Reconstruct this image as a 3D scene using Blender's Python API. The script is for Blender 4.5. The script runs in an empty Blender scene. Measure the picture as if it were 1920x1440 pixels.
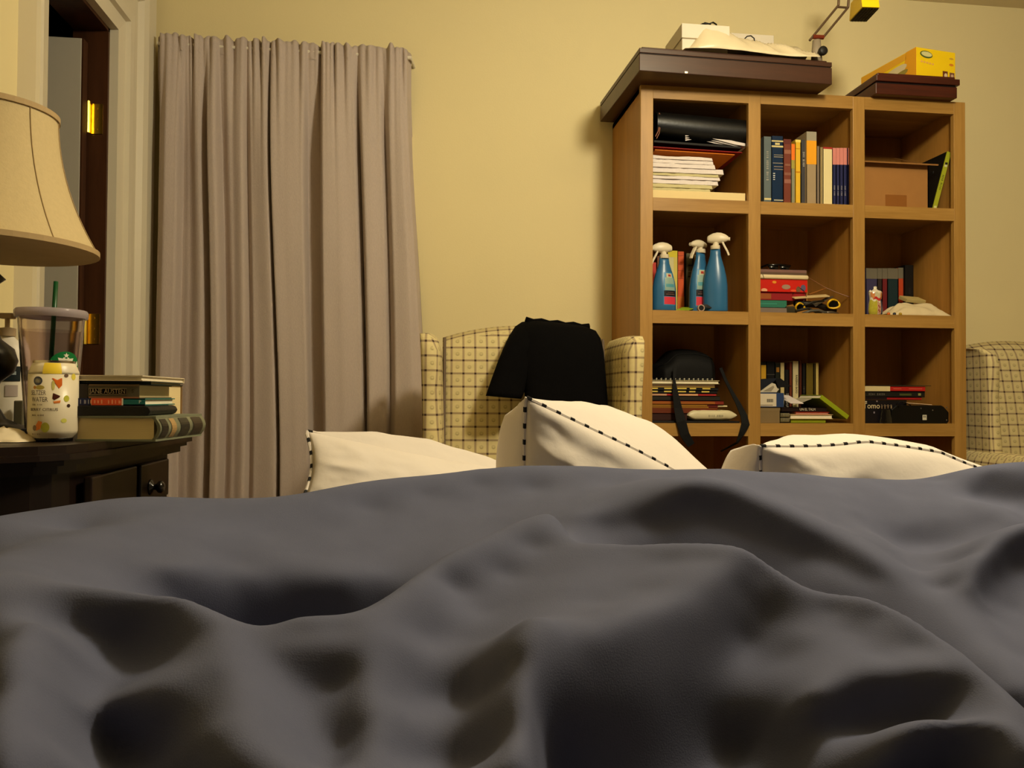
import bpy, bmesh, math, random
import numpy as np
from mathutils import Vector, Matrix, noise as mnoise
R = math.radians
random.seed(7)
scene = bpy.context.scene
COL = scene.collection

# ---------------------------------------------------------------- camera
F_PX = 1480.0
CAM = Vector((0, 0, 0.70))
YAW, PITCH, ROLL = R(6.9), R(1.0), R(0.35)
_f = Vector((math.sin(YAW)*math.cos(PITCH), math.cos(YAW)*math.cos(PITCH), math.sin(PITCH)))
_r = Vector((math.cos(YAW), -math.sin(YAW), 0))
_u = _r.cross(_f)
RT = _r*math.cos(ROLL) + _u*math.sin(ROLL)
UP = -_r*math.sin(ROLL) + _u*math.cos(ROLL)
cam_d = bpy.data.cameras.new('camera')
cam_d.sensor_width = 36.0
cam_d.lens = 36.0*F_PX/1920.0
cam_d.clip_start = 0.02
cam = bpy.data.objects.new('camera', cam_d)
COL.objects.link(cam)
m = Matrix((RT, UP, -_f)).transposed().to_4x4()
m.translation = CAM
cam.matrix_world = m
scene.camera = cam

# ---------------------------------------------------------------- light, world, exposure
w = bpy.data.worlds.new('world'); scene.world = w
w.use_nodes = True
w.node_tree.nodes['Background'].inputs[0].default_value = (0.02, 0.014, 0.008, 1)
w.node_tree.nodes['Background'].inputs[1].default_value = 0.4
LAMP = Vector((1.02, 1.02, 2.12))
ld = bpy.data.lights.new('ceiling_light', 'POINT')
ld.energy = 104.0
ld.color = (1.0, 0.89, 0.65)
ld.shadow_soft_size = 0.12
lo = bpy.data.objects.new('ceiling_light', ld); lo.location = LAMP
COL.objects.link(lo)
vs = scene.view_settings
vs.view_transform = 'Standard'; vs.look = 'None'; vs.gamma = 1.0; vs.exposure = 0.0
vs.use_curve_mapping = False

# ---------------------------------------------------------------- geometry helpers
def W(px, py, Y):
    """point of the place at depth plane y=Y seen at a pixel of the photo"""
    d = RT*((px-960)/F_PX) + UP*((720-py)/F_PX) + _f
    return CAM + d*(Y/d.y)
def WX(px, Y, py=600): return W(px, py, Y).x
def WZ(px, py, Y): return W(px, py, Y).z

def lin(c):
    return tuple(((v/12.92) if v <= .04045 else ((v+.055)/1.055)**2.4) for v in c)

class MB:
    def __init__(s): s.v=[]; s.f=[]; s.mi=[]; s.cur=0
    def add(s, vs, fs, M=None):
        b=len(s.v)
        s.v += [tuple(M @ Vector(p)) if M else tuple(p) for p in vs]
        s.f += [tuple(b+i for i in f) for f in fs]; s.mi += [s.cur]*len(fs)
        return s
    def box(s, x0,x1,y0,y1,z0,z1, M=None):
        return s.add([(x0,y0,z0),(x1,y0,z0),(x1,y1,z0),(x0,y1,z0),(x0,y0,z1),(x1,y0,z1),(x1,y1,z1),(x0,y1,z1)],
              [(0,3,2,1),(4,5,6,7),(0,1,5,4),(1,2,6,5),(2,3,7,6),(3,0,4,7)], M)
    def hexa(s, c):   # 8 corners, order as box
        return s.add(c,[(0,3,2,1),(4,5,6,7),(0,1,5,4),(1,2,6,5),(2,3,7,6),(3,0,4,7)])
    def rings(s, rings, cap0=True, cap1=True, M=None, closed=True):
        n=len(rings[0]); vs=[p for r in rings for p in r]; fs=[]
        for i in range(len(rings)-1):
            for j in range(n if closed else n-1):
                k=(j+1)%n
                fs.append((i*n+j, i*n+k, (i+1)*n+k, (i+1)*n+j))
        if closed and cap0: fs.append(tuple(range(n-1,-1,-1)))
        if closed and cap1: fs.append(tuple((len(rings)-1)*n+j for j in range(n)))
        return s.add(vs, fs, M)
    def lathe(s, prof, n=32, c=(0,0,0), M=None, sx=1, sy=1, a0=0):
        rs=[[(c[0]+r*sx*math.cos(2*math.pi*j/n+a0), c[1]+r*sy*math.sin(2*math.pi*j/n+a0), c[2]+z) for j in range(n)] for r,z in prof]
        return s.rings(rs, prof[0][0]>1e-5, prof[-1][0]>1e-5, M)
    def tube(s, pts, r, n=8, cap=True, M=None):
        pts=[Vector(p) for p in pts]; rings=[]; prev=None
        for i,p in enumerate(pts):
            t=(pts[min(i+1,len(pts)-1)]-pts[max(i-1,0)]).normalized()
            if prev is None: a=Vector((0,0,1)) if abs(t.z)<.9 else Vector((1,0,0))
            else: a=prev
            x=(a-t*a.dot(t)).normalized(); y=t.cross(x); prev=x
            rr=r[i] if isinstance(r,(list,tuple)) else r
            rings.append([tuple(p+x*rr*math.cos(2*math.pi*j/n)+y*rr*math.sin(2*math.pi*j/n)) for j in range(n)])
        return s.rings(rings, cap, cap, M)
    def strap(s, pts, w, t, side):  # flat band along pts, width w along vector side, thickness t
        pts=[Vector(p) for p in pts]; rings=[]
        for i,p in enumerate(pts):
            tg=(pts[min(i+1,len(pts)-1)]-pts[max(i-1,0)]).normalized()
            sd=Vector(side[i] if isinstance(side,list) else side); sd=(sd-tg*sd.dot(tg)).normalized(); n=tg.cross(sd)
            ww=w[i] if isinstance(w,(list,tuple)) else w
            rings.append([tuple(p+sd*ww/2+n*t/2),tuple(p-sd*ww/2+n*t/2),tuple(p-sd*ww/2-n*t/2),tuple(p+sd*ww/2-n*t/2)])
        return s.rings(rings)
    def prism(s, poly, fn, a0, a1):   # poly 2d, fn(u,v,a)->xyz
        n=len(poly)
        vs=[fn(u,v,a0) for u,v in poly]+[fn(u,v,a1) for u,v in poly]
        fs=[tuple(range(n-1,-1,-1)), tuple(range(n,2*n))]+[(i,(i+1)%n,n+(i+1)%n,n+i) for i in range(n)]
        return s.add(vs,fs)
    def grid(s, fn, nu, nv, closeu=False):
        vs=[fn(i/(nu if closeu else nu-1), j/(nv-1)) for j in range(nv) for i in range(nu)]
        fs=[(j*nu+i, j*nu+(i+1)%nu, (j+1)*nu+(i+1)%nu, (j+1)*nu+i) for j in range(nv-1) for i in range(nu if closeu else nu-1)]
        return s.add(vs,fs)
    def xf(s, M):
        s.v=[tuple(M@Vector(p)) for p in s.v]; return s
    def mesh(s, name, mats, bevel=0, seg=2, smooth=False, weld=False, angle=None):
        me=bpy.data.meshes.new(name); me.from_pydata(s.v,[],s.f); me.update()
        if not isinstance(mats,(list,tuple)): mats=[mats]
        for mt in mats: me.materials.append(mt)
        if any(s.mi): me.polygons.foreach_set('material_index', s.mi)
        bm=bmesh.new(); bm.from_mesh(me)
        if weld: bmesh.ops.remove_doubles(bm, verts=bm.verts, dist=1e-5)
        bmesh.ops.recalc_face_normals(bm, faces=bm.faces)
        if bevel: bmesh.ops.bevel(bm, geom=bm.edges[:], offset=bevel, segments=seg, profile=.5, affect='EDGES', clamp_overlap=True)
        bm.to_mesh(me); bm.free()
        if smooth:
            me.polygons.foreach_set('use_smooth',[True]*len(me.polygons))
            if angle: me.set_sharp_from_angle(angle=R(angle))
        return me

def obj(name, mb, mats, parent=None, label=None, **kw):
    me = mb.mesh(name, mats, **kw) if isinstance(mb, MB) else mb
    o = bpy.data.objects.new(name, me); COL.objects.link(o)
    if parent is not None:
        o.parent = parent
        if parent.type == 'EMPTY' and not parent.get('_local'):
            o.matrix_parent_inverse = Matrix.Translation(-parent.location)
    if label: o['label'] = label
    return o
def tag(o, label, cat, group=None, kind=None):
    if label: o['label']=label
    if cat: o['category']=cat
    if group: o['group']=group
    if kind: o['kind']=kind
    return o
def thing(name, label, cat, loc, group=None):
    e=bpy.data.objects.new(name, None); COL.objects.link(e)
    e.empty_display_size=.05; e.location=Vector(loc)
    return tag(e,label,cat,group)
def struct(name, mb, mats, parent=None, **kw):
    o=obj(name, mb, mats, parent, **kw)
    if parent is None: o['kind']='structure'
    return o

# ---------------------------------------------------------------- lettering
_tc={}
def text_mb(s, size, M, depth=.0003, mb=None, align='CENTER', sx=1.0):
    if s[0]=='~':      # illegible small print: a row of uneven strokes
        n=int(s[1:]); mb=mb or MB(); rg=random.Random(n*31+int(size*1e5)); wd=.62*size*sx; x=-(n*wd)/2
        if align=='LEFT': x=0
        for i in range(n):
            if i%6!=4:
                h0=size*rg.uniform(.28,.40); w_=wd*rg.uniform(.25,.6)
                mb.add([(x,-h0,depth),(x+w_,-h0,depth),(x+w_,h0*rg.uniform(.5,1),depth),(x,h0,depth)],[(0,1,2,3)],M)
            x+=wd
        return mb
    key=(s,align)
    if key not in _tc:
        c=bpy.data.curves.new('lettering','FONT'); c.body=s; c.size=1.0; c.align_x=align; c.align_y='CENTER'
        c.resolution_u=2
        o=bpy.data.objects.new('lettering',c); COL.objects.link(o)
        dg=bpy.context.evaluated_depsgraph_get(); me=bpy.data.meshes.new_from_object(o.evaluated_get(dg))
        _tc[key]=([tuple(v.co) for v in me.vertices],[tuple(p.vertices) for p in me.polygons])
        bpy.data.objects.remove(o); bpy.data.curves.remove(c); bpy.data.meshes.remove(me)
    v,f=_tc[key]
    mb = mb or MB()
    mb.add([(p[0]*size*sx,p[1]*size,depth) for p in v], f, M)
    return mb
def face_M(o, right, up):   # text plane: right, up, normal
    r=Vector(right).normalized(); u=Vector(up).normalized(); n=r.cross(u)
    M=Matrix((r,u,n)).transposed().to_4x4(); M.translation=Vector(o); return M

# ---------------------------------------------------------------- materials
_mc={}
def nd(nt, t, **kw):
    n=nt.nodes.new(t)
    for k,v in kw.items(): setattr(n,k,v)
    return n
def mat(key, col, rough=.6, spec=.3, var=.08, scale=30, bump=0, bscale=200, metal=0, sheen=0, srgb=True, stretch=(1,1,1), emis=None, alpha=None, trans=0, ior=1.45, coat=0):
    if key in _mc: return _mc[key]
    mt=bpy.data.materials.new(key); mt.use_nodes=True; nt=mt.node_tree
    b=nt.nodes['Principled BSDF']
    c=lin(col) if srgb else col
    b.inputs['Roughness'].default_value=rough; b.inputs['Specular IOR Level'].default_value=spec
    b.inputs['Metallic'].default_value=metal; b.inputs['IOR'].default_value=ior
    if sheen: b.inputs['Sheen Weight'].default_value=sheen; b.inputs['Sheen Roughness'].default_value=.5
    if trans: b.inputs['Transmission Weight'].default_value=trans
    if coat: b.inputs['Coat Weight'].default_value=coat
    if alpha is not None: b.inputs['Alpha'].default_value=alpha
    tc=nd(nt,'ShaderNodeTexCoord'); mp=nd(nt,'ShaderNodeMapping'); mp.inputs['Scale'].default_value=stretch
    nt.links.new(tc.outputs['Object'], mp.inputs[0])
    nz=nd(nt,'ShaderNodeTexNoise'); nz.inputs['Scale'].default_value=scale; nz.inputs['Detail'].default_value=4
    nt.links.new(mp.outputs[0], nz.inputs['Vector'])
    mx=nd(nt,'ShaderNodeMix',data_type='RGBA')
    mx.inputs['A'].default_value=(*[v*(1-var) for v in c],1); mx.inputs['B'].default_value=(*[min(1,v*(1+var)) for v in c],1)
    nt.links.new(nz.outputs['Fac'], mx.inputs['Factor']); nt.links.new(mx.outputs['Result'], b.inputs['Base Color'])
    if bump:
        n2=nd(nt,'ShaderNodeTexNoise'); n2.inputs['Scale'].default_value=bscale; n2.inputs['Detail'].default_value=3
        nt.links.new(mp.outputs[0], n2.inputs['Vector'])
        bp=nd(nt,'ShaderNodeBump'); bp.inputs['Strength'].default_value=bump; bp.inputs['Distance'].default_value=.002
        nt.links.new(n2.outputs['Fac'], bp.inputs['Height']); nt.links.new(bp.outputs[0], b.inputs['Normal'])
    _mc[key]=mt; return mt
def wood(key, c0, c1, axis, rough=.45, spec=.35, scale=14, var=1):
    """grain along axis"""
    if key in _mc: return _mc[key]
    mt=bpy.data.materials.new(key); mt.use_nodes=True; nt=mt.node_tree; b=nt.nodes['Principled BSDF']
    b.inputs['Roughness'].default_value=rough; b.inputs['Specular IOR Level'].default_value=spec
    tc=nd(nt,'ShaderNodeTexCoord'); mp=nd(nt,'ShaderNodeMapping')
    sc=[1,1,1]; sc[axis]=.08; mp.inputs['Scale'].default_value=sc
    nt.links.new(tc.outputs['Object'], mp.inputs[0])
    n1=nd(nt,'ShaderNodeTexNoise'); n1.inputs['Scale'].default_value=scale; n1.inputs['Detail'].default_value=6; n1.inputs['Distortion'].default_value=1.2
    n2=nd(nt,'ShaderNodeTexNoise'); n2.inputs['Scale'].default_value=scale*14; n2.inputs['Detail'].default_value=3
    nt.links.new(mp.outputs[0], n1.inputs[0]); nt.links.new(mp.outputs[0], n2.inputs[0])
    ad=nd(nt,'ShaderNodeMath',operation='MULTIPLY_ADD'); ad.inputs[1].default_value=.35
    nt.links.new(n2.outputs['Fac'],ad.inputs[0]); nt.links.new(n1.outputs['Fac'],ad.inputs[2])
    rp=nd(nt,'ShaderNodeValToRGB'); e=rp.color_ramp.elements
    e[0].position=.45; e[0].color=(*lin(c0),1); e[1].position=.85; e[1].color=(*lin(c1),1)
    nt.links.new(ad.outputs[0],rp.inputs[0]); nt.links.new(rp.outputs[0],b.inputs['Base Color'])
    bp=nd(nt,'ShaderNodeBump'); bp.inputs['Strength'].default_value=.08; bp.inputs['Distance'].default_value=.001
    nt.links.new(ad.outputs[0],bp.inputs['Height']); nt.links.new(bp.outputs[0],b.inputs['Normal'])
    _mc[key]=mt; return mt
def smooth(t): t=max(0,min(1,t)); return t*t*(3-2*t)
def nz3(x,y,z): return mnoise.noise(Vector((x,y,z)))
# ================================================================ room shell
XL, YB, ZC = -1.034, 3.12, 2.41
wallm = mat('wall_paint',(.885,.825,.63),rough=.75,spec=.2,var=.03,scale=3,bump=.15,bscale=160)
ceilm = mat('ceiling_paint',(.88,.83,.70),rough=.85,spec=.1,var=.03,scale=4)
trimm = mat('trim_paint',(.86,.82,.72),rough=.45,spec=.4,var=.03,scale=8)
floorm = wood('floor_wood',(.30,.19,.10),(.44,.29,.16),1)
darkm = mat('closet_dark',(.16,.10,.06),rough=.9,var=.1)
jambm = wood('jamb_wood',(.21,.115,.055),(.29,.165,.08),2)
struct('floor', MB().box(-2.3,4.7,-3.3,3.3,-.1,0), floorm)
struct('ceiling', MB().box(-1.13,4.7,-3.3,3.3,ZC,ZC+.1), ceilm)
struct('wall_back', MB().box(-1.13,4.7,YB,YB+.1,0,ZC), wallm)
struct('wall_right', MB().box(4.6,4.7,-3.3,YB,0,ZC), wallm)
struct('wall_front', MB().box(-1.13,4.6,-3.3,-3.2,0,ZC), wood('bounce_cut_dark',(.16,.10,.06),(.24,.15,.09),2))  # wall out of view; its dark panelling is invented to cut bounce light
OY0, OY1, OZ = 2.24, 2.775, 1.93        # door opening in the left wall
struct('wall_left', MB().box(XL-.1,XL,-3.2,OY0,0,ZC).box(XL-.1,XL,OY1,YB,0,ZC).box(XL-.1,XL,OY0,OY1,OZ,ZC), wallm)
# room beyond the door
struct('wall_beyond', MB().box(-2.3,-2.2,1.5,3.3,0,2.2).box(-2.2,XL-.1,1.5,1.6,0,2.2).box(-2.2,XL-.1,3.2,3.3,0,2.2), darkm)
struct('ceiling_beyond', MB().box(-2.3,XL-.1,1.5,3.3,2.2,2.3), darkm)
# casing: stepped moulding around the opening
def casing_profile(w):   # (distance from opening, proud)
    return [(0,0),(0,.030),(.052*w,.034),(.056*w,.050),(.085*w,.052),(.092*w,.030),(.19*w,.026),(.20*w,.046),(.225*w,.055),(.30*w,.055),(.31*w,.045),(.31*w,0)]
def casing_run(mb, path_fn, w):   # path_fn(d,p)-> two end points
    pr=casing_profile(w); n=len(pr)
    a=[path_fn(d,p)[0] for d,p in pr]; b=[path_fn(d,p)[1] for d,p in pr]
    mb.add(a+b,[(i,i+1,n+i+1,n+i) for i in range(n-1)]+[tuple(range(n)),tuple(range(2*n-1,n-1,-1))])
mb=MB(); casing_run(mb, lambda d,p:((XL+p,OY1+d,0),(XL+p,OY1+d,OZ+d)),1.0)
struct('trim_1', mb, trimm)
mb=MB(); casing_run(mb, lambda d,p:((XL+p,OY1+d,OZ+d),(XL+p,OY0-d*.5,OZ+d)),1.0)
struct('trim_2', mb, trimm)
mb=MB(); casing_run(mb, lambda d,p:((XL+p,OY0-d,0),(XL+p,OY0-d,OZ+d)),.22)
struct('trim_3', mb, trimm)
struct('trim_4', MB().box(XL-.11,XL+.002,OY1-.012,OY1+.002,0,OZ).box(XL-.11,XL+.002,OY0,OY1,OZ-.012,OZ+.002).box(XL-.11,XL+.002,OY0-.002,OY0+.012,0,OZ), jambm)
# door, swung open into the next room
doorm=mat('door_paint',(.72,.69,.62),rough=.5,spec=.35,var=.03)
brass=mat('brass',(.97,.82,.32),rough=.28,spec=.6,metal=1,var=.1)
d1=struct('door_1', MB().box(-1.62,XL-.055,2.695,2.732,.01,1.86), doorm, bevel=.002)
obj('door_edge', MB().box(XL-.0545,XL-.05,2.696,2.731,.01,1.86), jambm, d1)
for zz in (1.62,.92):
    h=MB().box(XL-.05,XL-.012,OY1-.0155,OY1-.012,zz-.05,zz+.05)
    h.tube([(XL-.052,OY1-.03,zz-.052),(XL-.052,OY1-.03,zz+.052)],.008,10)
    for k in range(3): h.tube([(XL-.03,OY1-.015,zz-.035+.035*k),(XL-.03,OY1-.018,zz-.035+.035*k)],.004,8)
    obj('hinge', h, brass, d1, label='brass butt hinge')
# baseboards
struct('baseboard_back', MB().box(XL,4.6,YB-.015,YB,0,.1), trimm)
struct('baseboard_left', MB().box(XL,XL+.015,-1.6,OY0-.15,0,.1), trimm)
# wall outlet behind the nightstand
oc=W(56,768,2.2); t_=math.hypot(0,0)
def left_wall_pt(px,py):
    d=W(px,py,1)-CAM; k=(XL-CAM.x)/d.x; return CAM+d*k
p=left_wall_pt(57,768)
ot=thing('wall_outlet','pale grey outlet plate on the yellow wall behind the tumbler','outlet',(XL,p.y,p.z))
obj('cover_plate', MB().box(XL,XL+.006,p.y-.036,p.y+.036,p.z-.057,p.z+.057), mat('outlet_plastic',(.74,.68,.62),rough=.4), ot, bevel=.003)
for s in (-1,1):
    obj('socket', MB().lathe([(.016,0),(.016,.002)],16,M=Matrix.Translation((XL+.006,p.y,p.z+s*.022))@Matrix.Rotation(R(90),4,'Y')), mat('outlet_dark',(.55,.5,.45)), ot)

# ================================================================ curtain
curm=mat('curtain_linen',(.735,.675,.635),rough=.9,spec=.1,var=.10,scale=260,bump=.5,bscale=420,stretch=(1,1,.35),sheen=.15)
ctrl=[(284,.05),(292,-.005),(305,-.03),(322,-.026),(329,.018),(345,.012),(372,-.008),(389,.018),(396,-.028),(406,-.03),(413,.025),(430,.004),(449,-.008),(458,.020),(470,.002),(508,-.010),(515,.030),(521,-.02),(545,-.016),(571,-.012),(579,.028),(600,.034),(610,-.030),(640,-.026),(675,-.012),(684,.022),(691,-.026),(718,-.012),(727,.014),(738,-.022),(765,-.026),(781,-.01),(787,.035),(792,.085)]
def fold(px):
    for (a,ya),(b,yb) in zip(ctrl,ctrl[1:]):
        if px<=b: return ya+(yb-ya)*smooth((px-a)/(b-a))
    return ctrl[-1][1]
YC=3.025
ztop=2.033
cu=thing('curtain','grey linen curtain hanging in folds from a rod, floor length','curtain',(-.47,YC,0))
NU,NV=340,70
def curt(u,v):
    px=284+508*u; h=v*v*.25+v*.75
    z=ztop-(ztop-.01)*h
    lowx=WX(px+8,YC); topx=WX(285+486*u+6*math.sin(u*23),YC)
    k=smooth(h*1.25)
    x=topx+(lowx-topx)*k
    g=math.exp(-(ztop-z)/.16)
    gather=.007*math.sin(u*95+2*math.sin(u*17))+.006*math.sin(u*171+1.3)+.004*math.sin(u*263)
    base=fold(px+3*math.sin(z*2.3+u*9)*(1-g))
    y=YC+base*1.35*(.28+.72*smooth((ztop-z)/.45))+gather*g*1.2
    if u>.965: y+= (u-.965)/.035*.035*(g)
    y+=.003*nz3(u*14,z*3,1.7)
    zz=z+ (1-min(1,v*14))*(.004*math.sin(u*120)+.003*math.sin(u*211))
    return (x,y,zz)
mb=MB().grid(curt,NU,NV)
o=obj('curtain_panel', mb, curm, cu, smooth=True)
sm=o.modifiers.new('thickness','SOLIDIFY'); sm.thickness=.003
pocket=MB().grid(lambda u,v:(lambda p:(p[0],p[1]-.0025-.002*math.sin(u*150),ztop-.052-.008*v))(curt(u,.028)),NU,2)
obj('pocket_seam', pocket, curm, cu, smooth=True)
rod=MB().tube([(-.97,YB,ztop-.03),(-.96,YC+.01,ztop-.03),(-.03,YC+.01,ztop-.03),(-.02,YB,ztop-.03)],.007,8)
obj('curtain_rod', rod, mat('rod_white',(.85,.82,.75),rough=.4), cu)
# ================================================================ bookcase
SX0=.779; CW=.353; ST=.046; SY0,SY1=2.70,3.115
colx=[SX0+ST+i*(CW+ST) for i in range(3)]
ztopb=.70+1.065+.046
rowz=[.70+.712-i*(CW+ST) for i in range(4)]     # cell floors (absolute z), 4 rows
okv=wood('oak_vertical',(.55,.40,.17),(.66,.50,.25),2,scale=11)
okh=wood('oak_horizontal',(.55,.40,.17),(.67,.51,.26),0,scale=11)
oki=wood('oak_panel',(.60,.42,.17),(.70,.50,.23),2,scale=9)
bc=thing('bookcase','oak cube bookcase full of books and clutter against the yellow wall','bookcase',(SX0+.623,2.9,0))
SX1=colx[2]+CW+ST
obj('side_panel', MB().box(SX0+.003,SX0+.022,SY0+.02,SY1,0,ztopb), oki, bc)
obj('side_panel', MB().box(SX1-.022,SX1-.003,SY0+.02,SY1,0,ztopb), oki, bc)
stile=[SX0]+[c+CW for c in colx]
for x in stile:
    obj('stile', MB().box(x,x+ST,SY0,SY0+.02,0,ztopb), okv, bc, bevel=.0015)
for r in range(4):
    for c in range(3):
        zt=rowz[r]+CW
        obj('rail', MB().box(colx[c],colx[c]+CW,SY0+.0005,SY0+.02,zt,zt+ST), okh, bc)
for c in range(3): obj('rail', MB().box(colx[c],colx[c]+CW,SY0+.0005,SY0+.02,.0,rowz[3]), okh, bc)
for x in stile[1:3]:
    obj('divider', MB().box(x+.012,x+ST-.012,SY0+.02,3.06,.05,ztopb-.02), oki, bc)
for r in range(4):
    obj('shelf_board', MB().box(SX0+.02,SX1-.02,SY0+.02,3.06,rowz[r]-.02,rowz[r]), okh, bc)
obj('top_board', MB().box(SX0+.003,SX1-.003,SY0+.001,SY1,ztopb-.02,ztopb), okh, bc)
obj('back_panel', MB().box(SX0+.02,SX1-.02,3.06,3.068,.03,ztopb-.02), oki, bc)

# ================================================================ bed
matt=mat('mattress_ticking',(.80,.76,.68),rough=.9,var=.05)
BX0,BX1,BY0,BY1=-.27,1.68,-.75,1.86
bed=thing('bed','large bed covered by the dark grey blanket and cream pillows','bed',(.7,.5,0))
obj('mattress', MB().box(BX0,BX1,BY0,BY1,.22,.44), matt, bed, bevel=.05, seg=4, smooth=True)
obj('bed_base', MB().box(BX0+.02,BX1-.02,BY0+.02,BY1-.02,.06,.22), mat('bed_base_cloth',(.25,.22,.2),rough=.9), bed, bevel=.01)
for x in (BX0+.1,BX1-.1):
    for y in (BY0+.1,BY1-.1): obj('leg', MB().lathe([(.025,0),(.03,.07)],12,(x,y,0)), mat('black_wood',(.08,.06,.05)), bed)

# ---------------------------------------------------------------- blanket
def Z3(px,py,Y): p=W(px,py,Y); return (p.x,p.y,p.z)
def ZZ(px,Y,z): p=W(px,900,Y); return (p.x,p.y,z)
lines=[]
def L(*pts, n=5):
    """ridge or valley line through (px,py,Y)"""
    P=[Z3(*q) for q in pts]
    for a,b in zip(P,P[1:]):
        for k in range(n): lines.append(tuple(a[i]+(b[i]-a[i])*k/n for i in range(3)))
    lines.append(P[-1])
def V(*pts, n=3):
    P=[ZZ(*q) for q in pts]
    for a,b in zip(P,P[1:]):
        for k in range(n): lines.append(tuple(a[i]+(b[i]-a[i])*k/n for i in range(3)))
    lines.append(P[-1])
def D(*pts):
    for q in pts: lines.append(Z3(*q))
#BLANKET_POINTS
# far long hump
L((-120,1075,.56),(0,1037,.62),(200,987,.72),(400,957,.80),(570,926,.86),(750,894,.92),(900,876,.95),(1100,872,.98),(1250,882,.98),(1360,879,.98),(1560,893,1.0),(1700,903,1.0),(1765,905,1.0))
V((570,1.0,.545),(750,1.06,.55),(900,1.09,.55),(1100,1.12,.55),(1250,1.12,.55),(1400,1.12,.56),(1560,1.12,.56),(1760,1.12,.56),(1900,1.12,.57))
V((500,1.2,.47),(800,1.25,.47),(1100,1.25,.47),(1500,1.25,.47),(1900,1.2,.47))
L((-100,1000,.72),(0,992,.80),(150,985,.90),(300,985,1.0))
V((-100,.80,.45),(0,.92,.45),(150,1.02,.45),(300,1.12,.45))
D((40,1010,.70),(150,1000,.76))
D((200,1060,.645),(300,1050,.685),(400,1040,.725),(500,1000,.785),(600,1040,.77),(600,980,.82),(700,960,.868),(800,930,.90),(900,910,.925),(1000,920,.925),(820,990,.84),(760,1030,.795),(920,955,.88),(450,1060,.73),(700,1050,.772))
# bottom of the hump turns under
L((330,1080,.668),(430,1088,.708),(520,1092,.728),(650,1090,.738),(720,1078,.757))
L((350,1125,.68),(430,1135,.722),(520,1138,.745),(650,1132,.755),(700,1120,.768))
V((330,.665,.52),(400,.705,.485),(480,.728,.47),(600,.738,.47),(680,.742,.475),(740,.752,.49))
V((360,.60,.505),(420,.60,.485),(480,.60,.475),(560,.61,.48),(640,.625,.49))
# near left ridge
L((-80,1090,.49),(0,1090,.50),(130,1096,.50),(250,1100,.50),(340,1105,.50),(400,1140,.50),(470,1178,.485),(510,1178,.485),(560,1150,.49),(610,1154,.49),(690,1162,.49))
L((690,1162,.49),(740,1110,.53),(850,1030,.60),(960,980,.66),(1035,957,.68))
V((800,.685,.53),(880,.745,.545),(980,.80,.56))
D((900,1150,.56),(950,1080,.605),(1000,1030,.635),(850,1110,.58))
L((745,1200,.483),(800,1200,.515),(860,1200,.525),(920,1200,.505),n=2)
L((740,1310,.45),(800,1310,.475),(860,1310,.48),(920,1300,.455),n=2)
L((745,1430,.41),(800,1430,.43),(860,1430,.43),(915,1430,.41),n=2)
# right of the peak and middle ridge
L((1035,957,.68),(1058,990,.665),(1080,1018,.63),(1150,1020,.625),(1250,1022,.61),(1340,1023,.59),(1400,1022,.57))
L((1400,1022,.57),(1450,1060,.56),(1510,1108,.55),(1570,1110,.55),(1620,1115,.54),(1700,1150,.52),(1800,1215,.49),(1850,1270,.46),(1900,1330,.43),(1950,1400,.41))
V((1110,.70,.53),(1180,.71,.51),(1250,.71,.50),(1350,.70,.49),(1450,.68,.48),(1550,.67,.47),(1650,.64,.46),(1750,.61,.45),(1850,.57,.45),(1930,.52,.44))
L((1080,962,.79),(1170,958,.79),(1230,945,.785),(1290,912,.78),(1340,915,.78),(1400,935,.77),(1450,960,.76),(1560,1012,.74),(1640,1062,.71),(1700,1100,.69),(1780,1140,.66),(1830,1200,.62),(1900,1290,.56))
# its shaded near face, almost upright
L((1130,985,.785),(1220,980,.785),(1300,950,.782),(1350,955,.780),(1400,975,.770),(1450,1000,.760),(1560,1045,.738),(1640,1090,.708))
L((1140,1005,.775),(1220,1010,.775),(1300,1010,.772),(1400,1020,.762),(1500,1060,.742),(1600,1105,.708))
D((1450,925,.90),(1600,955,.87),(1700,930,.94),(1560,915,.94),(1650,1005,.81),(1350,893,.92),(1250,900,.90),(1150,910,.90),(1080,925,.87),(1400,915,.88),(1500,960,.84),(1560,985,.81),(1700,1060,.745))
# right humps and hollow
L((1765,905,1.0),(1800,890,.98),(1850,880,.96),(1930,884,.93),(2050,890,.9))
L((1820,905,.962),(1860,900,.955),(1920,905,.928))
L((1830,935,.955),(1870,935,.945),(1920,945,.92))
L((1750,935,.93),(1830,940,.90),(1870,955,.87),(1915,978,.84))
L((1700,985,.885),(1740,975,.89),(1800,970,.88),(1850,985,.86),n=3)
L((1690,1020,.87),(1740,1025,.87),(1790,1020,.86),n=3)
V((1700,.83,.53),(1740,.82,.525),(1780,.82,.53))
D((1790,1060,.745),(1770,1110,.70),(1730,1075,.745))
L((1960,970,.76),(1920,985,.74),(1860,1015,.72),(1835,1045,.70),(1812,1090,.68))
L((1960,1040,.752),(1900,1055,.735),(1865,1085,.715),(1840,1120,.69))
D((1900,1150,.70),(1860,1160,.675),(1960,1150,.69),(1940,1240,.62))
V((1890,.80,.545),(1960,.82,.54))
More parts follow.
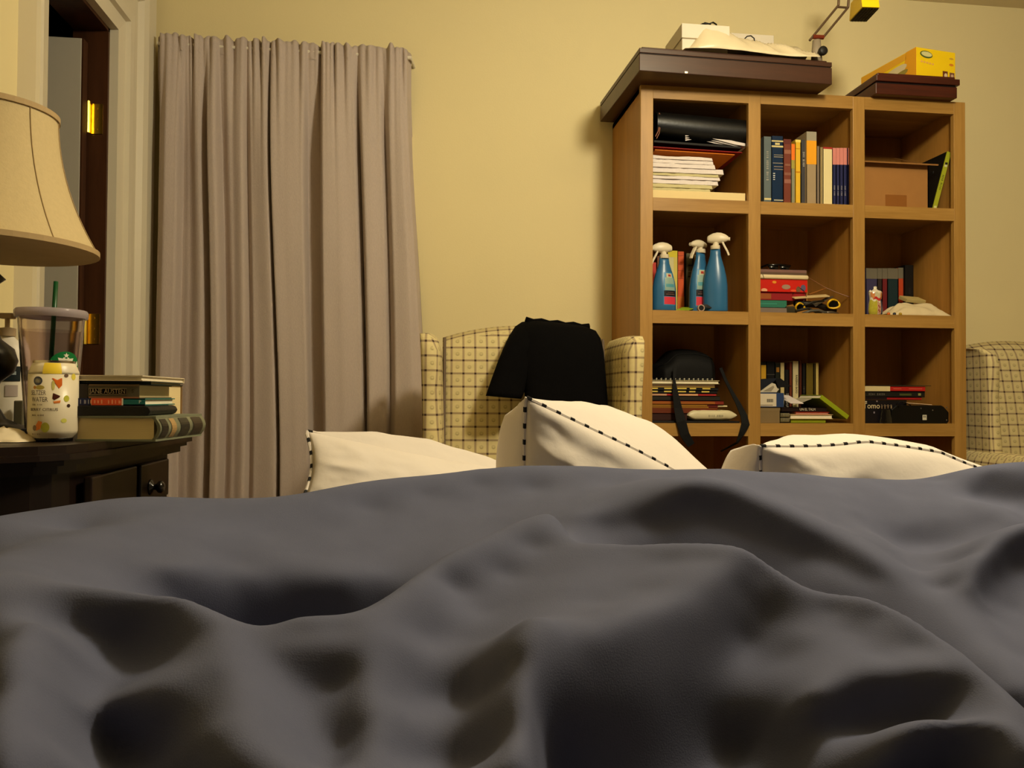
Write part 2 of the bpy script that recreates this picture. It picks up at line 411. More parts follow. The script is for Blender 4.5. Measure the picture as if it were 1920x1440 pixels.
# central face under the middle ridge
L((1400,1022,.57),(1380,1060,.555),(1310,1110,.53),(1250,1140,.505),(1180,1160,.485),(1115,1208,.46))
D((1150,1060,.59),(1250,1060,.58),(1200,1110,.545),(1120,1130,.54),(1320,1055,.567),(1060,1100,.56),(1050,1050,.605),(1180,1040,.605),(1080,1160,.50))
L((1120,1245,.462),(1200,1215,.482),(1300,1170,.515),(1390,1110,.552))
L((1130,1330,.462),(1200,1310,.475),(1300,1270,.505),(1400,1210,.545))
V((1100,.46,.465),(1200,.47,.455),(1300,.49,.455),(1400,.51,.46))
V((1080,.36,.44),(1200,.37,.44),(1300,.38,.44),(1400,.39,.445),(1480,.40,.45))
V((1080,.30,.44),(1250,.31,.44),(1450,.33,.44))
# right flank of the peak, half lit
D((1430,1080,.562),(1440,1160,.55),(1470,1240,.52),(1480,1320,.47))
L((955,1210,.435),(985,1165,.45),(1005,1147,.455),(1050,1175,.46),(1110,1212,.455))
L((1002,1180,.44),(997,1250,.42),(993,1340,.39),(990,1450,.36))
V((1030,.455,.48),(1030,.42,.45),(1030,.39,.44),(1030,.35,.44))
D((950,1300,.415),(940,1420,.375))
L((1510,1296,.455),(1600,1282,.47),(1700,1268,.475),(1790,1272,.465))
D((1500,1190,.525),(1600,1190,.525),(1650,1230,.50),(1540,1240,.495),(1720,1220,.50),(1560,1150,.545),(1650,1160,.53))
L((1540,1340,.462),(1620,1325,.476),(1740,1315,.478),(1800,1310,.468))
L((1560,1390,.462),(1650,1375,.475),(1740,1365,.475))
V((1560,.44,.445),(1650,.45,.445),(1740,.455,.45))
L((1630,1450,.395),(1720,1400,.41),(1800,1368,.42),(1870,1372,.415),(1910,1420,.40))
V((1800,.35,.44),(1920,.34,.44))
# near left folds
L((88,1160,.45),(75,1250,.41),(62,1350,.38),(58,1460,.345))
D((0,1150,.46),(0,1300,.395),(-10,1440,.35),(20,1200,.435))
L((120,1125,.497),(180,1145,.492),(250,1135,.497),(310,1140,.495),n=3)
L((120,1180,.490),(180,1190,.495),(250,1190,.497),(310,1195,.490),n=3)
L((140,1240,.472),(152,1330,.445),(140,1440,.41),n=3)
L((190,1245,.487),(260,1250,.485),(320,1240,.475),n=3)
D((300,1290,.43),(390,1290,.43),(220,1295,.44),(350,1240,.455),(390,1190,.475))
L((185,1320,.435),(230,1330,.437),(290,1350,.43),n=3)
L((190,1400,.445),(240,1410,.445),(300,1420,.43),n=3)
V((230,.42,.45),(290,.41,.45),(230,.35,.44),(300,.34,.44))
D((380,1380,.39),(420,1430,.375))
L((350,1112,.50),(425,1200,.46),(462,1290,.42),(500,1380,.39),(545,1460,.36))
L((515,1240,.468),(560,1310,.455),(590,1390,.435),(610,1460,.41),n=3)
L((505,1220,.468),(560,1218,.468),(650,1212,.468))
D((560,1190,.482),(640,1185,.485),(470,1205,.473))
L((690,1178,.48),(695,1290,.438),(705,1440,.385),n=4)
D((640,1290,.465),(650,1400,.43))
V((-150,.60,.30),(-150,.5,.33),(-300,.6,.2))
for yy in (-.6,-.3):
    for xx in (-.25,.2,.7,1.2,1.6): lines.append((xx,yy,.452+.012*math.sin(xx*7+yy*9)))
    lines.append((-.52,yy,.27)); lines.append((1.78,yy,.36))
for yy in (.05,.2): 
    for xx in (-.3,-.1,.1,.3,.5): lines.append((xx,yy,.445))
for yy in (.2,.45,.7,.95,1.2):
    for xx in (.85,1.1,1.4,1.65): lines.append((xx,yy,.50+.02*math.sin(xx*9+yy*7)))
for yy in (.2,.5,.8,1.1): lines.append((1.78,yy,.36))
for yy in (-.1,.15,.35): lines.append((-.42,yy,.40)); lines.append((-.50,yy,.25))
for yy in (.55,.8,1.0,1.2): lines.append((-.53,yy,.28))
SHEAR=.74
P=np.array(lines)
P[:,1]+=SHEAR*(P[:,2]-.5)      # interpolate in a frame where the folds lean back, then lean them forward again
# drop duplicates
keep=[]
for i,q in enumerate(P):
    if all(np.hypot(*(q[:2]-P[j][:2]))>.006 for j in keep): keep.append(i)
P=P[keep]
def phi(r): return r
A=np.hypot(P[:,None,0]-P[None,:,0],P[:,None,1]-P[None,:,1])
n_=len(P); K=np.zeros((n_+1,n_+1)); K[:n_,:n_]=phi(A)-np.eye(n_)*.0006; K[:n_,n_]=1; K[n_,:n_]=1
wts=np.linalg.solve(K,np.append(P[:,2],0))
dx=.0045
gx=np.arange(-.56,1.80,dx); gy=np.arange(-.62,1.27,dx)
GX,GY=np.meshgrid(gx,gy)
xl=np.interp(GY,[-.6,.80,1.03,1.3],[-.56,-.54,-.41,-.34])
GX=xl+(GX-gx[0])/(gx[-1]-gx[0])*(gx[-1]-xl)
GZ=np.zeros_like(GX)
for i in range(n_): GZ+=wts[i]*phi(np.hypot(GX-P[i,0],GY-P[i,1]))
GZ+=wts[n_]
def blur(Zm,s):
    rad=int(3*s)+1; k=np.exp(-.5*(np.arange(-rad,rad+1)/s)**2); k/=k.sum()
    Q=np.pad(Zm,rad,mode='edge')
    Q=np.apply_along_axis(lambda a:np.convolve(a,k,'valid'),0,Q)
    return np.apply_along_axis(lambda a:np.convolve(a,k,'valid'),1,Q)
GZ=blur(GZ,1.1)
GZ=np.maximum(GZ,.449*np.clip((GX+.60)/.25,.3,1)**.5)
# faint slack in the cloth
rng=np.random.default_rng(3)
for fx,am in ((9,.0022),(21,.0010)):
    for _ in range(6):
        a=rng.uniform(0,6.28); ph=rng.uniform(0,6.28)
        GZ+=am*.2*np.sin((GX*math.cos(a)+GY*math.sin(a))*fx*rng.uniform(.6,1.6)*3+ph)
GY=GY-SHEAR*(GZ-.5)
ny,nx=GX.shape
mb=MB()
mb.v=[tuple(p) for p in np.stack([GX,GY,GZ],-1).reshape(-1,3)]
idx=np.arange(nx*ny).reshape(ny,nx)
mb.f=[tuple(q) for q in np.stack([idx[:-1,:-1],idx[:-1,1:],idx[1:,1:],idx[1:,:-1]],-1).reshape(-1,4)]
mb.mi=[0]*len(mb.f)
blm=mat('blanket_fleece',(.335,.346,.422),rough=.95,spec=.03,var=.12,scale=24,bump=.15,bscale=900)
o=obj('blanket', mb, blm, smooth=True)
tag(o,'dark grey fleece blanket rumpled across the bed in the foreground','blanket')
sm=o.modifiers.new('thickness','SOLIDIFY'); sm.thickness=.006; sm.offset=-1

# ---------------------------------------------------------------- pillows
pilm=mat('pillow_cotton',(.80,.765,.73),rough=.85,spec=.1,var=.03,scale=12,bump=.25,bscale=90)
pipm=mat('piping_black',(.06,.05,.06),rough=.7)
def pillow(label, C, front, back, fdir, bdir, seed, wr=.010, sag=.03, skew=0):
    """C: 4 corners UL,UR,LR,LL of the seam; front/back bulge amounts and directions"""
    C=[Vector(c) for c in C]; fdir=Vector(fdir).normalized(); bdir=Vector(bdir).normalized()
    cen=sum(C,Vector())/4
    def seam(u,v):
        p=(C[0]*(1-u)+C[1]*u)*(1-v)+(C[3]*(1-u)+C[2]*u)*v
        # edges pull inwards between the corners
        e=sag*4*u*(1-u)*(abs(2*v-1)**3)+max(0,sag)*4*v*(1-v)*(abs(2*u-1)**3)
        p=p+(cen-p).normalized()*e*min(1,(cen-p).length/.1)
        return p
    def prof(u,v):
        a=max(0,4*u*(1-u)); b=max(0,4*v*(1-v)); return (a**.55)*(b**.55)
    def wrk(u,v,k):
        x=u*2.4;y=v*1.7
        rr=1-abs(nz3(x*1.6+seed,y*1.6,k))*2
        d=min(u,1-u,v,1-v)
        r2=nz3(x*5+seed*3,y*5,k+4)
        return wr*(rr*.8+r2*.35)*min(1,d*7)
    N=44
    fr=MB(); 
    fr.grid(lambda u,v: tuple(seam(u,v)+fdir*(front*prof(u,v)+wrk(u,v,0))),N,N)
    fr.grid(lambda u,v: tuple(seam(u,v)+bdir*(back*(1-skew*.45+skew*1.1*min(1,u*1.6))*prof(u,v)+wrk(u,v,9)*.7)),N,N)
    fr2=MB()
    t=thing('pillow',label,'pillow',(cen.x,cen.y,min(c.z for c in C)),group='cream pillows with striped piping')
    obj('cushion', fr, pilm, t, smooth=True, weld=True)
    loop=[]
    M_=60
    for k in range(M_): loop.append(seam(k/M_,0))
    for k in range(M_): loop.append(seam(1,k/M_))
    for k in range(M_): loop.append(seam(1-k/M_,1))
    for k in range(M_): loop.append(seam(0,1-k/M_))
    # resample into dashes
    cum=[0]
    for a,b in zip(loop,loop[1:]+loop[:1]): cum.append(cum[-1]+(b-a).length)
    tot=cum[-1]; nd_=int(tot/.0145)//2*2
    def at(s):
        s%=tot
        import bisect
        i=min(len(loop)-1,bisect.bisect_right(cum,s)-1); f=(s-cum[i])/max(1e-9,cum[i+1]-cum[i])
        return loop[i]*(1-f)+loop[(i+1)%len(loop)]*f
    pb=MB()
    ds=tot/nd_
    for k in range(nd_):
        a=k*ds
        pb.cur=0 if k%2 else 1
        ln=ds
        s0=a+(0.18*ds if pb.cur else -.18*ds); s1=a+ds-(.18*ds if pb.cur else -.18*ds)
        pb.tube([at(s0),at((s0+s1)/2),at(s1)],.0034 if pb.cur else .0033,6)
    obj('piping', pb, [pilm,pipm], t, label='black and cream striped piping')
    return t
def PX(px,py,Y): return W(px,py,Y)
pillow('cream pillow with a striped end seam, leftmost, in front of the curtain',
   [PX(574,808,1.50),PX(985,885,1.66),PX(980,1010,1.5),PX(566,940,1.40)], .06,.075,(0,-.85,.3),(0.05,.5,.75),2.0,wr=.008,sag=.014)
pc_=pillow('cream pillow with one corner raised to a peak below the black garment',
   [PX(985,744,1.30),PX(1415,965,1.42),PX(1240,1140,1.36),PX(982,940,1.36)], .045,.165,(-.05,-1,-.12),(.10,.72,.68),5.3,wr=.013,sag=-.006,skew=.6)
# the case opening folds back to the left of the raised corner
ca=[PX(985,745,1.302),PX(984,800,1.325),PX(983,870,1.345),PX(982,935,1.36)]
def pflap(u,v):
    k=v*3; i=min(2,int(k)); e=ca[i]*(1-(k-i))+ca[i+1]*(k-i)
    w=.036*math.sin(math.pi*min(1,.04+v*.62))**.8
    return (e.x-w*u, e.y+.11*u*u+.012*math.sin(u*3.1)-.006*math.sin(u*math.pi)+.004*nz3(u*3,v*6,2), e.z-.004*u*u+.003*nz3(u*5,v*4,7)-.02*u*(v<.2)*(1-v*5))
fl=obj('case_flap',MB().grid(pflap,16,34),pilm,pc_,smooth=True); fl.modifiers.new('thickness','SOLIDIFY').thickness=.002
pr_=pillow('cream pillow with striped piping along its ridge, below the bookcase',
   [PX(1424,836,1.28),PX(1925,905,1.44),PX(1880,1080,1.38),PX(1428,970,1.34)], .05,.13,(0,-1,-.08),(-.03,.80,.60),8.1,wr=.015,sag=-.046)
ca2=[PX(1424,837,1.282),PX(1426,880,1.30),PX(1428,930,1.32),PX(1429,970,1.34)]
def pflap2(u,v):
    k=v*3; i=min(2,int(k)); e=ca2[i]*(1-(k-i))+ca2[i+1]*(k-i)
    w=.012+.085*v
    return (e.x-w*u, e.y+.09*u*u-.008*math.sin(u*math.pi)+.004*nz3(u*3,v*6,12), e.z+.010*math.sin(u*3.0)*(1-v)-.015*u*(1-v)-.03*u*u*v+.003*nz3(u*5,v*4,17))
fl=obj('case_flap',MB().grid(pflap2,16,30),pilm,pr_,smooth=True); fl.modifiers.new('thickness','SOLIDIFY').thickness=.002
pillow('cream pillow at the right edge of the photo beside the checked armchair',
   [PX(1790,945,1.72),PX(2300,915,1.80),PX(2300,970,1.60),PX(1800,990,1.56)], .03,.10,(0,-.8,.4),(0,.3,.9),11.4,wr=.006)
# ================================================================ checked wing chairs
def check_fabric():
    mt=bpy.data.materials.new('checked_fabric'); mt.use_nodes=True; nt=mt.node_tree; b=nt.nodes['Principled BSDF']
    b.inputs['Roughness'].default_value=.9; b.inputs['Specular IOR Level'].default_value=.1
    uv=nd(nt,'ShaderNodeUVMap'); sp=nd(nt,'ShaderNodeSeparateXYZ'); nt.links.new(uv.outputs[0],sp.inputs[0])
    def M(op,a,bb=None,c=None):
        n=nd(nt,'ShaderNodeMath',operation=op)
        for i,x in enumerate((a,bb,c)):
            if x is None: continue
            if isinstance(x,(int,float)): n.inputs[i].default_value=x
            else: nt.links.new(x,n.inputs[i])
        return n.outputs[0]
    fu=M('FRACT',M('DIVIDE',sp.outputs[0],.0396)); fv=M('FRACT',M('DIVIDE',sp.outputs[1],.0440))
    du=M('ABSOLUTE',M('SUBTRACT',fu,.5)); dv=M('ABSOLUTE',M('SUBTRACT',fv,.5))
    lu=M('MULTIPLY',M('SUBTRACT',du,.395),28); lv=M('MULTIPLY',M('SUBTRACT',dv,.41),28)
    for_l=lambda x: nd(nt,'ShaderNodeClamp')
    def C(x):
        n=nd(nt,'ShaderNodeClamp'); nt.links.new(x,n.inputs[0]); return n.outputs[0]
    lu=C(lu); lv=C(lv)
    rd=M('SQRT',M('ADD',M('POWER',du,2),M('POWER',M('MULTIPLY',dv,1.2),2)))
    ring=C(M('MULTIPLY',M('SUBTRACT',.10,M('ABSOLUTE',M('SUBTRACT',rd,.11))),12))
    low=C(M('MULTIPLY',M('SUBTRACT',.5,fv),6))
    mot=M('MULTIPLY',M('MULTIPLY',ring,.7),M('ADD',M('MULTIPLY',low,.6),.4))
    nz=nd(nt,'ShaderNodeTexNoise'); nz.inputs['Scale'].default_value=60
    tc=nd(nt,'ShaderNodeTexCoord'); nt.links.new(tc.outputs['Object'],nz.inputs[0])
    def mix(a,bc,f):
        n=nd(nt,'ShaderNodeMix',data_type='RGBA')
        nt.links.new(f,n.inputs['Factor'])
        if isinstance(a,tuple): n.inputs['A'].default_value=(*lin(a),1)
        else: nt.links.new(a,n.inputs['A'])
        n.inputs['B'].default_value=(*lin(bc),1); return n.outputs['Result']
    c0=mix((.83,.77,.58),(.76,.70,.50),nz.outputs['Fac'])
    c1=mix(c0,(.42,.36,.25),mot)
    c2=mix(c1,(.60,.52,.41),M('MULTIPLY',lu,.85))
    c3=mix(c2,(.55,.47,.37),M('MULTIPLY',lv,.85))
    c4=mix(c3,(.26,.20,.17),M('MULTIPLY',lu,lv))
    nt.links.new(c4,b.inputs['Base Color']); return mt
chk=check_fabric()
def uvbox(me, o=(0,0)):
    ul=me.uv_layers.new(name='UVMap')
    for p in me.polygons:
        n=p.normal
        for li in p.loop_indices:
            c=me.vertices[me.loops[li].vertex_index].co
            if abs(n.y)>=max(abs(n.x),abs(n.z))*.9: q=(c.x,c.z)
            elif abs(n.x)>abs(n.z): q=(c.y+.013,c.z)
            else: q=(c.x,c.y)
            ul.data[li].uv=(q[0]+o[0],q[1]+o[1])
    return me
def cpart(name, mb, par, **kw):
    o=obj(name, uvbox(mb.mesh(name,chk,**kw),(.007,.012)), None, par); return o
def wing_chair(label, loc, rz):
    t=thing('wing_chair',label,'armchair',loc,group='checked wing chairs'); t['_local']=1; t.rotation_euler.z=rz
    HW=.325
    # back: padded slab with crowned top
    mb=MB(); nu,nv=29,24
    def bk(s):
        def f(u,v):
            x=-.275+.55*u; top=.905+.045*(1-(2*u-1)**2)
            z=.30+(top-.30)*v
            edge=min(1,(1-v)*9,)**.5; eu=min(1,min(u,1-u)*9)**.5
            y=(.06 - s*(.055*edge+.018*eu*math.sin(math.pi*min(1,v*1.0))*1.0) ) + .10*(v-.2)
            return (x,y,z)
        return f
    mb.grid(bk(1),nu,nv); mb.grid(bk(-1),nu,nv)
    # close the rim
    a=[bk(1)(i/(nu-1),1) for i in range(nu)]; b_=[bk(-1)(i/(nu-1),1) for i in range(nu)]
    mb.add(a+b_,[(i,i+1,nu+i+1,nu+i) for i in range(nu-1)])
    for uu in (0,1):
        a=[bk(1)(uu,i/(nv-1)) for i in range(nv)]; b_=[bk(-1)(uu,i/(nv-1)) for i in range(nv)]
        mb.add(a+b_,[(i,i+1,nv+i+1,nv+i) for i in range(nv-1)])
    cpart('backrest',mb,t,smooth=True,weld=True)
    for s in (-1,1):
        # wing: side slab curling forward
        mb=MB(); rings=[]
        # profile along z: front edge y
        zs=[.44,.52,.62,.72,.78,.84,.875,.893,.898]
        yf=[-.25,-.235,-.228,-.225,-.232,-.235,-.225,-.19,-.13]
        for z,y0 in zip(zs,yf):
            y1=.14+.04*(z-.56); xo=s*(HW+.004+.03*(z-.56)); th=.062
            k=min(1,(.905-z)/.05)**.5
            th2=th*(.35+.65*k)
            xi=xo-s*th2
            xc=(xo+xi)/2
            ring=[]
            for j in range(20):
                a=2*math.pi*j/20
                cx,cy=math.cos(a),math.sin(a)
                ex=math.copysign(abs(cx)**.5,cx); ey=math.copysign(abs(cy)**.35,cy)
                yy=(y0+y1)/2+ey*(y1-y0)/2
                xx=xc+ex*th2/2
                # roll outwards at the front edge
                f=max(0,(y0+.09-yy)/.09); xx+=s*.012*f*f
                ring.append((xx,yy,z))
            rings.append(ring)
        mb.rings(rings)
        cpart('wing',mb,t,smooth=True,angle=60)
        # arm
        mb=MB()
        rings=[]
        for y in (-.60,-.585,-.4,-.2,0,.14):
            ring=[]
            sc=.93 if y<-.59 else 1
            for j in range(20):
                a=2*math.pi*j/20; cx,cy=math.cos(a),math.sin(a)
                ring.append((s*(HW-.02)+math.copysign(abs(cx)**.7,cx)*.062*sc, y, .41+math.copysign(abs(cy)**.6,cy)*.10*sc))
            rings.append(ring)
        mb.rings(rings); cpart('arm',mb,t,smooth=True,angle=50)
        # side panel
        cpart('side_panel',MB().box(min(s*.27,s*.345),max(s*.27,s*.345),-.58,.16,.14,.38),t,bevel=.02,seg=3)
        # piping where wing meets back
        pm=MB().tube([(s*.268,-.012+.10*((z-.3)/.62-.2),z) for z in [.45+.05*i for i in range(10)]],.005,6)
        obj('piping',pm,mat('chair_piping',(.42,.36,.30),rough=.9),t)
    cpart('seat_cushion',MB().box(-.245,.245,-.60,.03,.30,.42),t,bevel=.035,seg=4,smooth=True)
    cpart('seat_base',MB().box(-.27,.27,-.57,.15,.14,.33),t,bevel=.015)
    for sx in (-1,1):
        for y in (-.53,.12):
            obj('leg',MB().lathe([(.018,0),(.028,.15)],10,(sx*.26,y,0)),mat('chair_leg_wood',(.25,.13,.07),rough=.4),t)
    return t
wing_chair('cream checked wing chair with a black garment over its back, left of the bookcase',(.358,2.57,0),R(-2))
wing_chair('cream checked wing chair at the right edge, beside the bookcase',(2.45,2.895,0),R(-3))

# ---------------------------------------------------------------- black garment over the chair back
gm=mat('black_cloth',(.035,.032,.035),rough=.95,spec=.05,var=.25,scale=40,bump=.4,bscale=60)
def flat_tube(rows, yoff, th, seed):
    """rows: (pyL, pxL, pyR, pxR, Y, thickness) -> rings"""
    rings=[]
    for (pxl,pyl,pxr,pyr,Y,th) in rows:
        a=W(pxl,pyl,Y); b=W(pxr,pyr,Y); c=(a+b)/2; h=(b-a)/2
        ring=[]
        for j in range(40):
            an=2*math.pi*j/40
            cx=math.cos(an); sy=math.sin(an)
            p=c+h*cx+Vector((0,1,0))*(th*math.copysign(abs(sy)**.6,sy))
            p.y+= .006*nz3(cx*3+seed,p.z*9,seed)
            ring.append(tuple(p))
        rings.append(ring)
    return rings
g=thing('black_garment','black cloth garment draped over the back of the left wing chair','clothing',W(1040,700,2.5))
mb=MB()
body=[(1000,601,1075,609,2.66,.020),(988,603,1098,614,2.655,.050),(978,612,1115,622,2.625,.085),(975,630,1124,636,2.58,.080),(976,660,1130,660,2.53,.060),(980,700,1134,700,2.505,.050),(984,745,1138,745,2.49,.048),(986,800,1141,800,2.475,.048),(988,850,1142,850,2.46,.05)]
mb.rings(flat_tube(body,0,0,1.0))
obj('body', mb, gm, g, smooth=True)
leg=[(978,604,1020,602,2.655,.02),(966,612,1030,608,2.645,.05),(955,630,1030,630,2.60,.075),(943,655,1015,655,2.55,.055),(932,682,1000,685,2.515,.042),(922,710,988,715,2.50,.038),(914,733,981,739,2.49,.040),(911,742,977,748,2.488,.042)]
mb=MB(); mb.rings(flat_tube(leg,0,0,2.0))
obj('leg', mb, gm, g, smooth=True)
wb=MB()
wb.tube([W(985+15*i,600+1.6*i+ (3 if i%2 else 0),2.64) for i in range(9)],.012,8)
obj('waistband', wb, gm, g, smooth=True)
# ================================================================ books: shared builder
pagem=mat('book_pages',(.86,.78,.58),rough=.9,var=.06,scale=8,stretch=(1,1,60))
pagem2=mat('book_pages_white',(.88,.84,.74),rough=.9,var=.06,scale=8)
def cm(c, rough=.5): 
    return mat('cover_%02x%02x%02x_%d'%(*[int(v*255) for v in c],int(rough*100)), c, rough=rough, spec=.35, var=.07, scale=18)
def book(label, x0,x1,y0,y1,z0,z1, col, ori='up', face='spine', marks=(), texts=(), pages=None, rz=0, tilt=0, rough=.5, board=.0016, group=None, piv=None, name='book', backspine=True):
    """book filling the box; ori up: spine height along z; flat: lying. face: what is turned to -y
    marks: (a0,a1,b0,b1,colour) patches on the face in 0..1 (a along length, b across thickness)
    texts: (string, a, b, size, colour, dirn)"""
    up = ori=='up'
    piv = Vector(piv) if piv else Vector(((x0+x1)/2,(y0+y1)/2,z0))
    M = Matrix.Translation(piv)@Matrix.Rotation(rz,4,'Z')@Matrix.Rotation(tilt,4,'Y')@Matrix.Translation(-piv)
    t=thing(name,label,'book',M@Vector(((x0+x1)/2,(y0+y1)/2,z0)),group)
    b=board; mc=cm(col,rough); pg=pages or pagem
    c=MB(); p=MB()
    sp0,sp1=(y0,y0+b) if face=='spine' else (y1-b,y1)
    if face in('spine','pages'):
        if up:
            c.box(x0,x0+b,y0,y1,z0,z1,M).box(x1-b,x1,y0,y1,z0,z1,M)
            c.box(x0,x1,sp0,sp1,z0,z1,M)
            i=.004 if face=='pages' else b
            p.box(x0+b,x1-b,y0+i,y1-(b if face=='pages' else .004),z0+.003,z1-.003,M)
        else:
            c.box(x0,x1,y0,y1,z0,z0+b,M).box(x0,x1,y0,y1,z1-b,z1,M)
            c.box(x0,x1,sp0,sp1,z0,z1,M)
            i=.004 if face=='pages' else b
            p.box(x0+.003,x1-.003,y0+i,y1-(b if face=='pages' else .004),z0+b,z1-b,M)
    obj('cover',c,mc,t)
    obj('pages',p,pg,t)
    yf=y0-.0006
    for (a0,a1,b0,b1,cc) in marks:
        q=MB()
        if up: q.box(x0+(x1-x0)*b0,x0+(x1-x0)*b1,yf,y0+.001,z0+(z1-z0)*a0,z0+(z1-z0)*a1,M)
        else: q.box(x0+(x1-x0)*a0,x0+(x1-x0)*a1,yf,y0+.001,z0+(z1-z0)*b0,z0+(z1-z0)*b1,M)
        obj('cover_print',q,cm(cc,rough),t)
    for (s,a,bb,size,cc,*sx) in texts:
        k=sx[0] if sx else 1
        if up: F=face_M((x0+(x1-x0)*bb,yf-.0004,z0+(z1-z0)*a),(0,0,-1),(1,0,0))
        else: F=face_M((x0+(x1-x0)*a,yf-.0004,z0+(z1-z0)*bb),(1,0,0),(0,0,1))
        obj('title',text_mb(s,size,M@F,sx=k),cm(cc,.6),t)
    return t
def rbox(name,label,cat,x0,x1,y0,y1,z0,z1,m_,bev=.002,rz=0,tilt=0,par=None,group=None,seg=2,smooth=False):
    piv=Vector(((x0+x1)/2,(y0+y1)/2,z0)); M=Matrix.Translation(piv)@Matrix.Rotation(rz,4,'Z')@Matrix.Rotation(tilt,4,'Y')@Matrix.Translation(-piv)
    o=obj(name,MB().box(x0,x1,y0,y1,z0,z1,M),m_,par,bevel=bev,seg=seg,smooth=smooth)
    if par is None: tag(o,label,cat,group)
    return o

# ================================================================ nightstand
NX0,NX1,NY0,NY1,NZ=-1.0,-.45,1.08,1.60,.632
nwm=wood('nightstand_wood',(.075,.042,.025),(.125,.07,.04),1,rough=.4,spec=.3)
nwv=wood('nightstand_wood_v',(.06,.034,.02),(.10,.055,.032),2,rough=.45,spec=.25)
ns=thing('nightstand','dark brown nightstand with a rounded moulded top and round drawer knobs','nightstand',((NX0+NX1)/2,1.36,0))
def top_outline(o):
    base=[(-1.0,1.07),(-.85,1.06),(-.70,1.065),(-.58,1.072),(-.53,1.085),(-.495,1.11),(-.472,1.14),(-.460,1.18),(-.453,1.25),(-.450,1.32),(-.446,1.40),(-.440,1.50),(-.438,1.60)]
    pts=[]
    for i,(x,y) in enumerate(base):
        a=base[max(0,i-1)]; b=base[min(len(base)-1,i+1)]; t=Vector((b[0]-a[0],b[1]-a[1])).normalized()
        pts.append((x+t.y*o,y-t.x*o))
    pts[-1]=(pts[-1][0],1.60); pts[0]=(-1.0,pts[0][1])
    return pts+[(-1.0,1.60)]
mb=MB()
for o_,z0,z1 in ((.000,NZ-.012,NZ),(.006,NZ-.020,NZ-.012),(-.004,NZ-.028,NZ-.020),(-.016,NZ-.040,NZ-.028)):
    mb.prism(top_outline(o_),lambda u,v,a:(u,v,a),z0,z1)
obj('top',mb,nwm,ns)
mb=MB(); mb.prism(top_outline(-.026)[:-2]+[(-.466,1.56),(-1.0,1.56)],lambda u,v,a:(u,v,a),.08,NZ-.040)
obj('body',mb,nwv,ns)
for x,y in ((-.97,1.12),(-.97,1.53),(-.50,1.16),(-.50,1.53)): obj('leg',MB().lathe([(.018,0),(.026,.085)],12,(x,y,0)),nwv,ns)
for z0,z1 in ((.515,.583),(.36,.50),(.21,.345),(.10,.195)):
    dr=obj('drawer_front',MB().box(-.472,-.458,1.395,1.545,z0,z1),nwm,ns,bevel=.003)
    Mk=Matrix.Translation((-.458,1.44,(z0+z1)/2-.008))@Matrix.Rotation(R(90),4,'Y')
    obj('knob',MB().lathe([(.014,0),(.013,.003),(.005,.006),(.005,.010),(.010,.014),(.011,.019),(.007,.023),(0,.024)],20,M=Mk),mat('knob_black',(.06,.045,.04),rough=.2,spec=.6),dr,smooth=True)
dp=obj('door_panel',MB().box(-.474,-.461,1.20,1.385,.10,.583),nwm,ns,bevel=.003)

# ================================================================ table lamp
lx,ly=-.712,1.41
shm=mat('lampshade_linen',(.75,.67,.50),rough=.9,spec=.1,var=.08,scale=140,bump=.2,bscale=300)
trm=mat('lampshade_trim',(.66,.56,.40),rough=.8,var=.1)
lpm=mat('lamp_black',(.05,.04,.035),rough=.3,spec=.5)
lt=thing('table_lamp','unlit table lamp with a bell shaped beige shade on the nightstand','lamp',(lx,ly,NZ))
zb,zt=.945,1.172
prof=[(.099+.060*((1-h)**2.1)+.004*(1-h),zb+(zt-zb)*h) for h in [i/14 for i in range(15)]]
mb=MB(); n=48
out=[[(lx+r*math.cos(2*math.pi*j/n),ly+r*math.sin(2*math.pi*j/n),z) for j in range(n)] for r,z in prof]
inn=[[(lx+(r-.003)*math.cos(2*math.pi*j/n),ly+(r-.003)*math.sin(2*math.pi*j/n),z) for j in range(n)] for r,z in reversed(prof)]
mb.rings(out+inn+[out[0]],False,False)
shade=obj('shade',mb,shm,lt,smooth=True,angle=50)
for r,z in (prof[0],prof[-1]):
    obj('trim_band',MB().lathe([(r+.0008,z-.004),(r+.003,z-.004),(r+.003,z+.005),(r+.0008,z+.005)],48,(lx,ly,0)),trm,shade)
for k in range(8):
    a=k*math.pi/4+.25
    obj('seam',MB().tube([(lx+(r+.001)*math.cos(a),ly+(r+.001)*math.sin(a),z) for r,z in prof],.0007,5),trm,shade)
obj('base',MB().lathe([(.062,0),(.064,.006),(.060,.014),(.045,.020),(.030,.028),(.018,.05),(.015,.075),(.022,.09),(.040,.105),(.046,.125),(.040,.145),(.022,.16),(.014,.18),(.012,.24),(.018,.255),(.026,.262),(.018,.270),(.011,.28),(.009,.33)],32,(lx,ly,NZ)),lpm,lt,smooth=True)
obj('socket',MB().lathe([(.016,0),(.019,.01),(.019,.06),(.012,.065)],20,(lx,ly,NZ+.33)),brass,lt,smooth=True)
obj('harp',MB().tube([(lx+.05*math.sin(a),ly,NZ+.36+.08*(1-math.cos(a))) for a in [i*math.pi/8 for i in range(17)]],.0018,6),brass,lt)
obj('spider',MB().tube([(lx-.098,ly,zt-.005),(lx,ly,NZ+.525),(lx+.098,ly,zt-.005)],.0018,6).tube([(lx,ly-.098,zt-.005),(lx,ly,NZ+.525),(lx,ly+.098,zt-.005)],.0018,6),brass,lt)
obj('bulb',MB().lathe([(.012,0),(.014,.015),(.028,.045),(.03,.065),(.022,.085),(0,.094)],20,(lx,ly,NZ+.395)),mat('bulb_glass',(.9,.88,.8),rough=.3),lt,smooth=True)

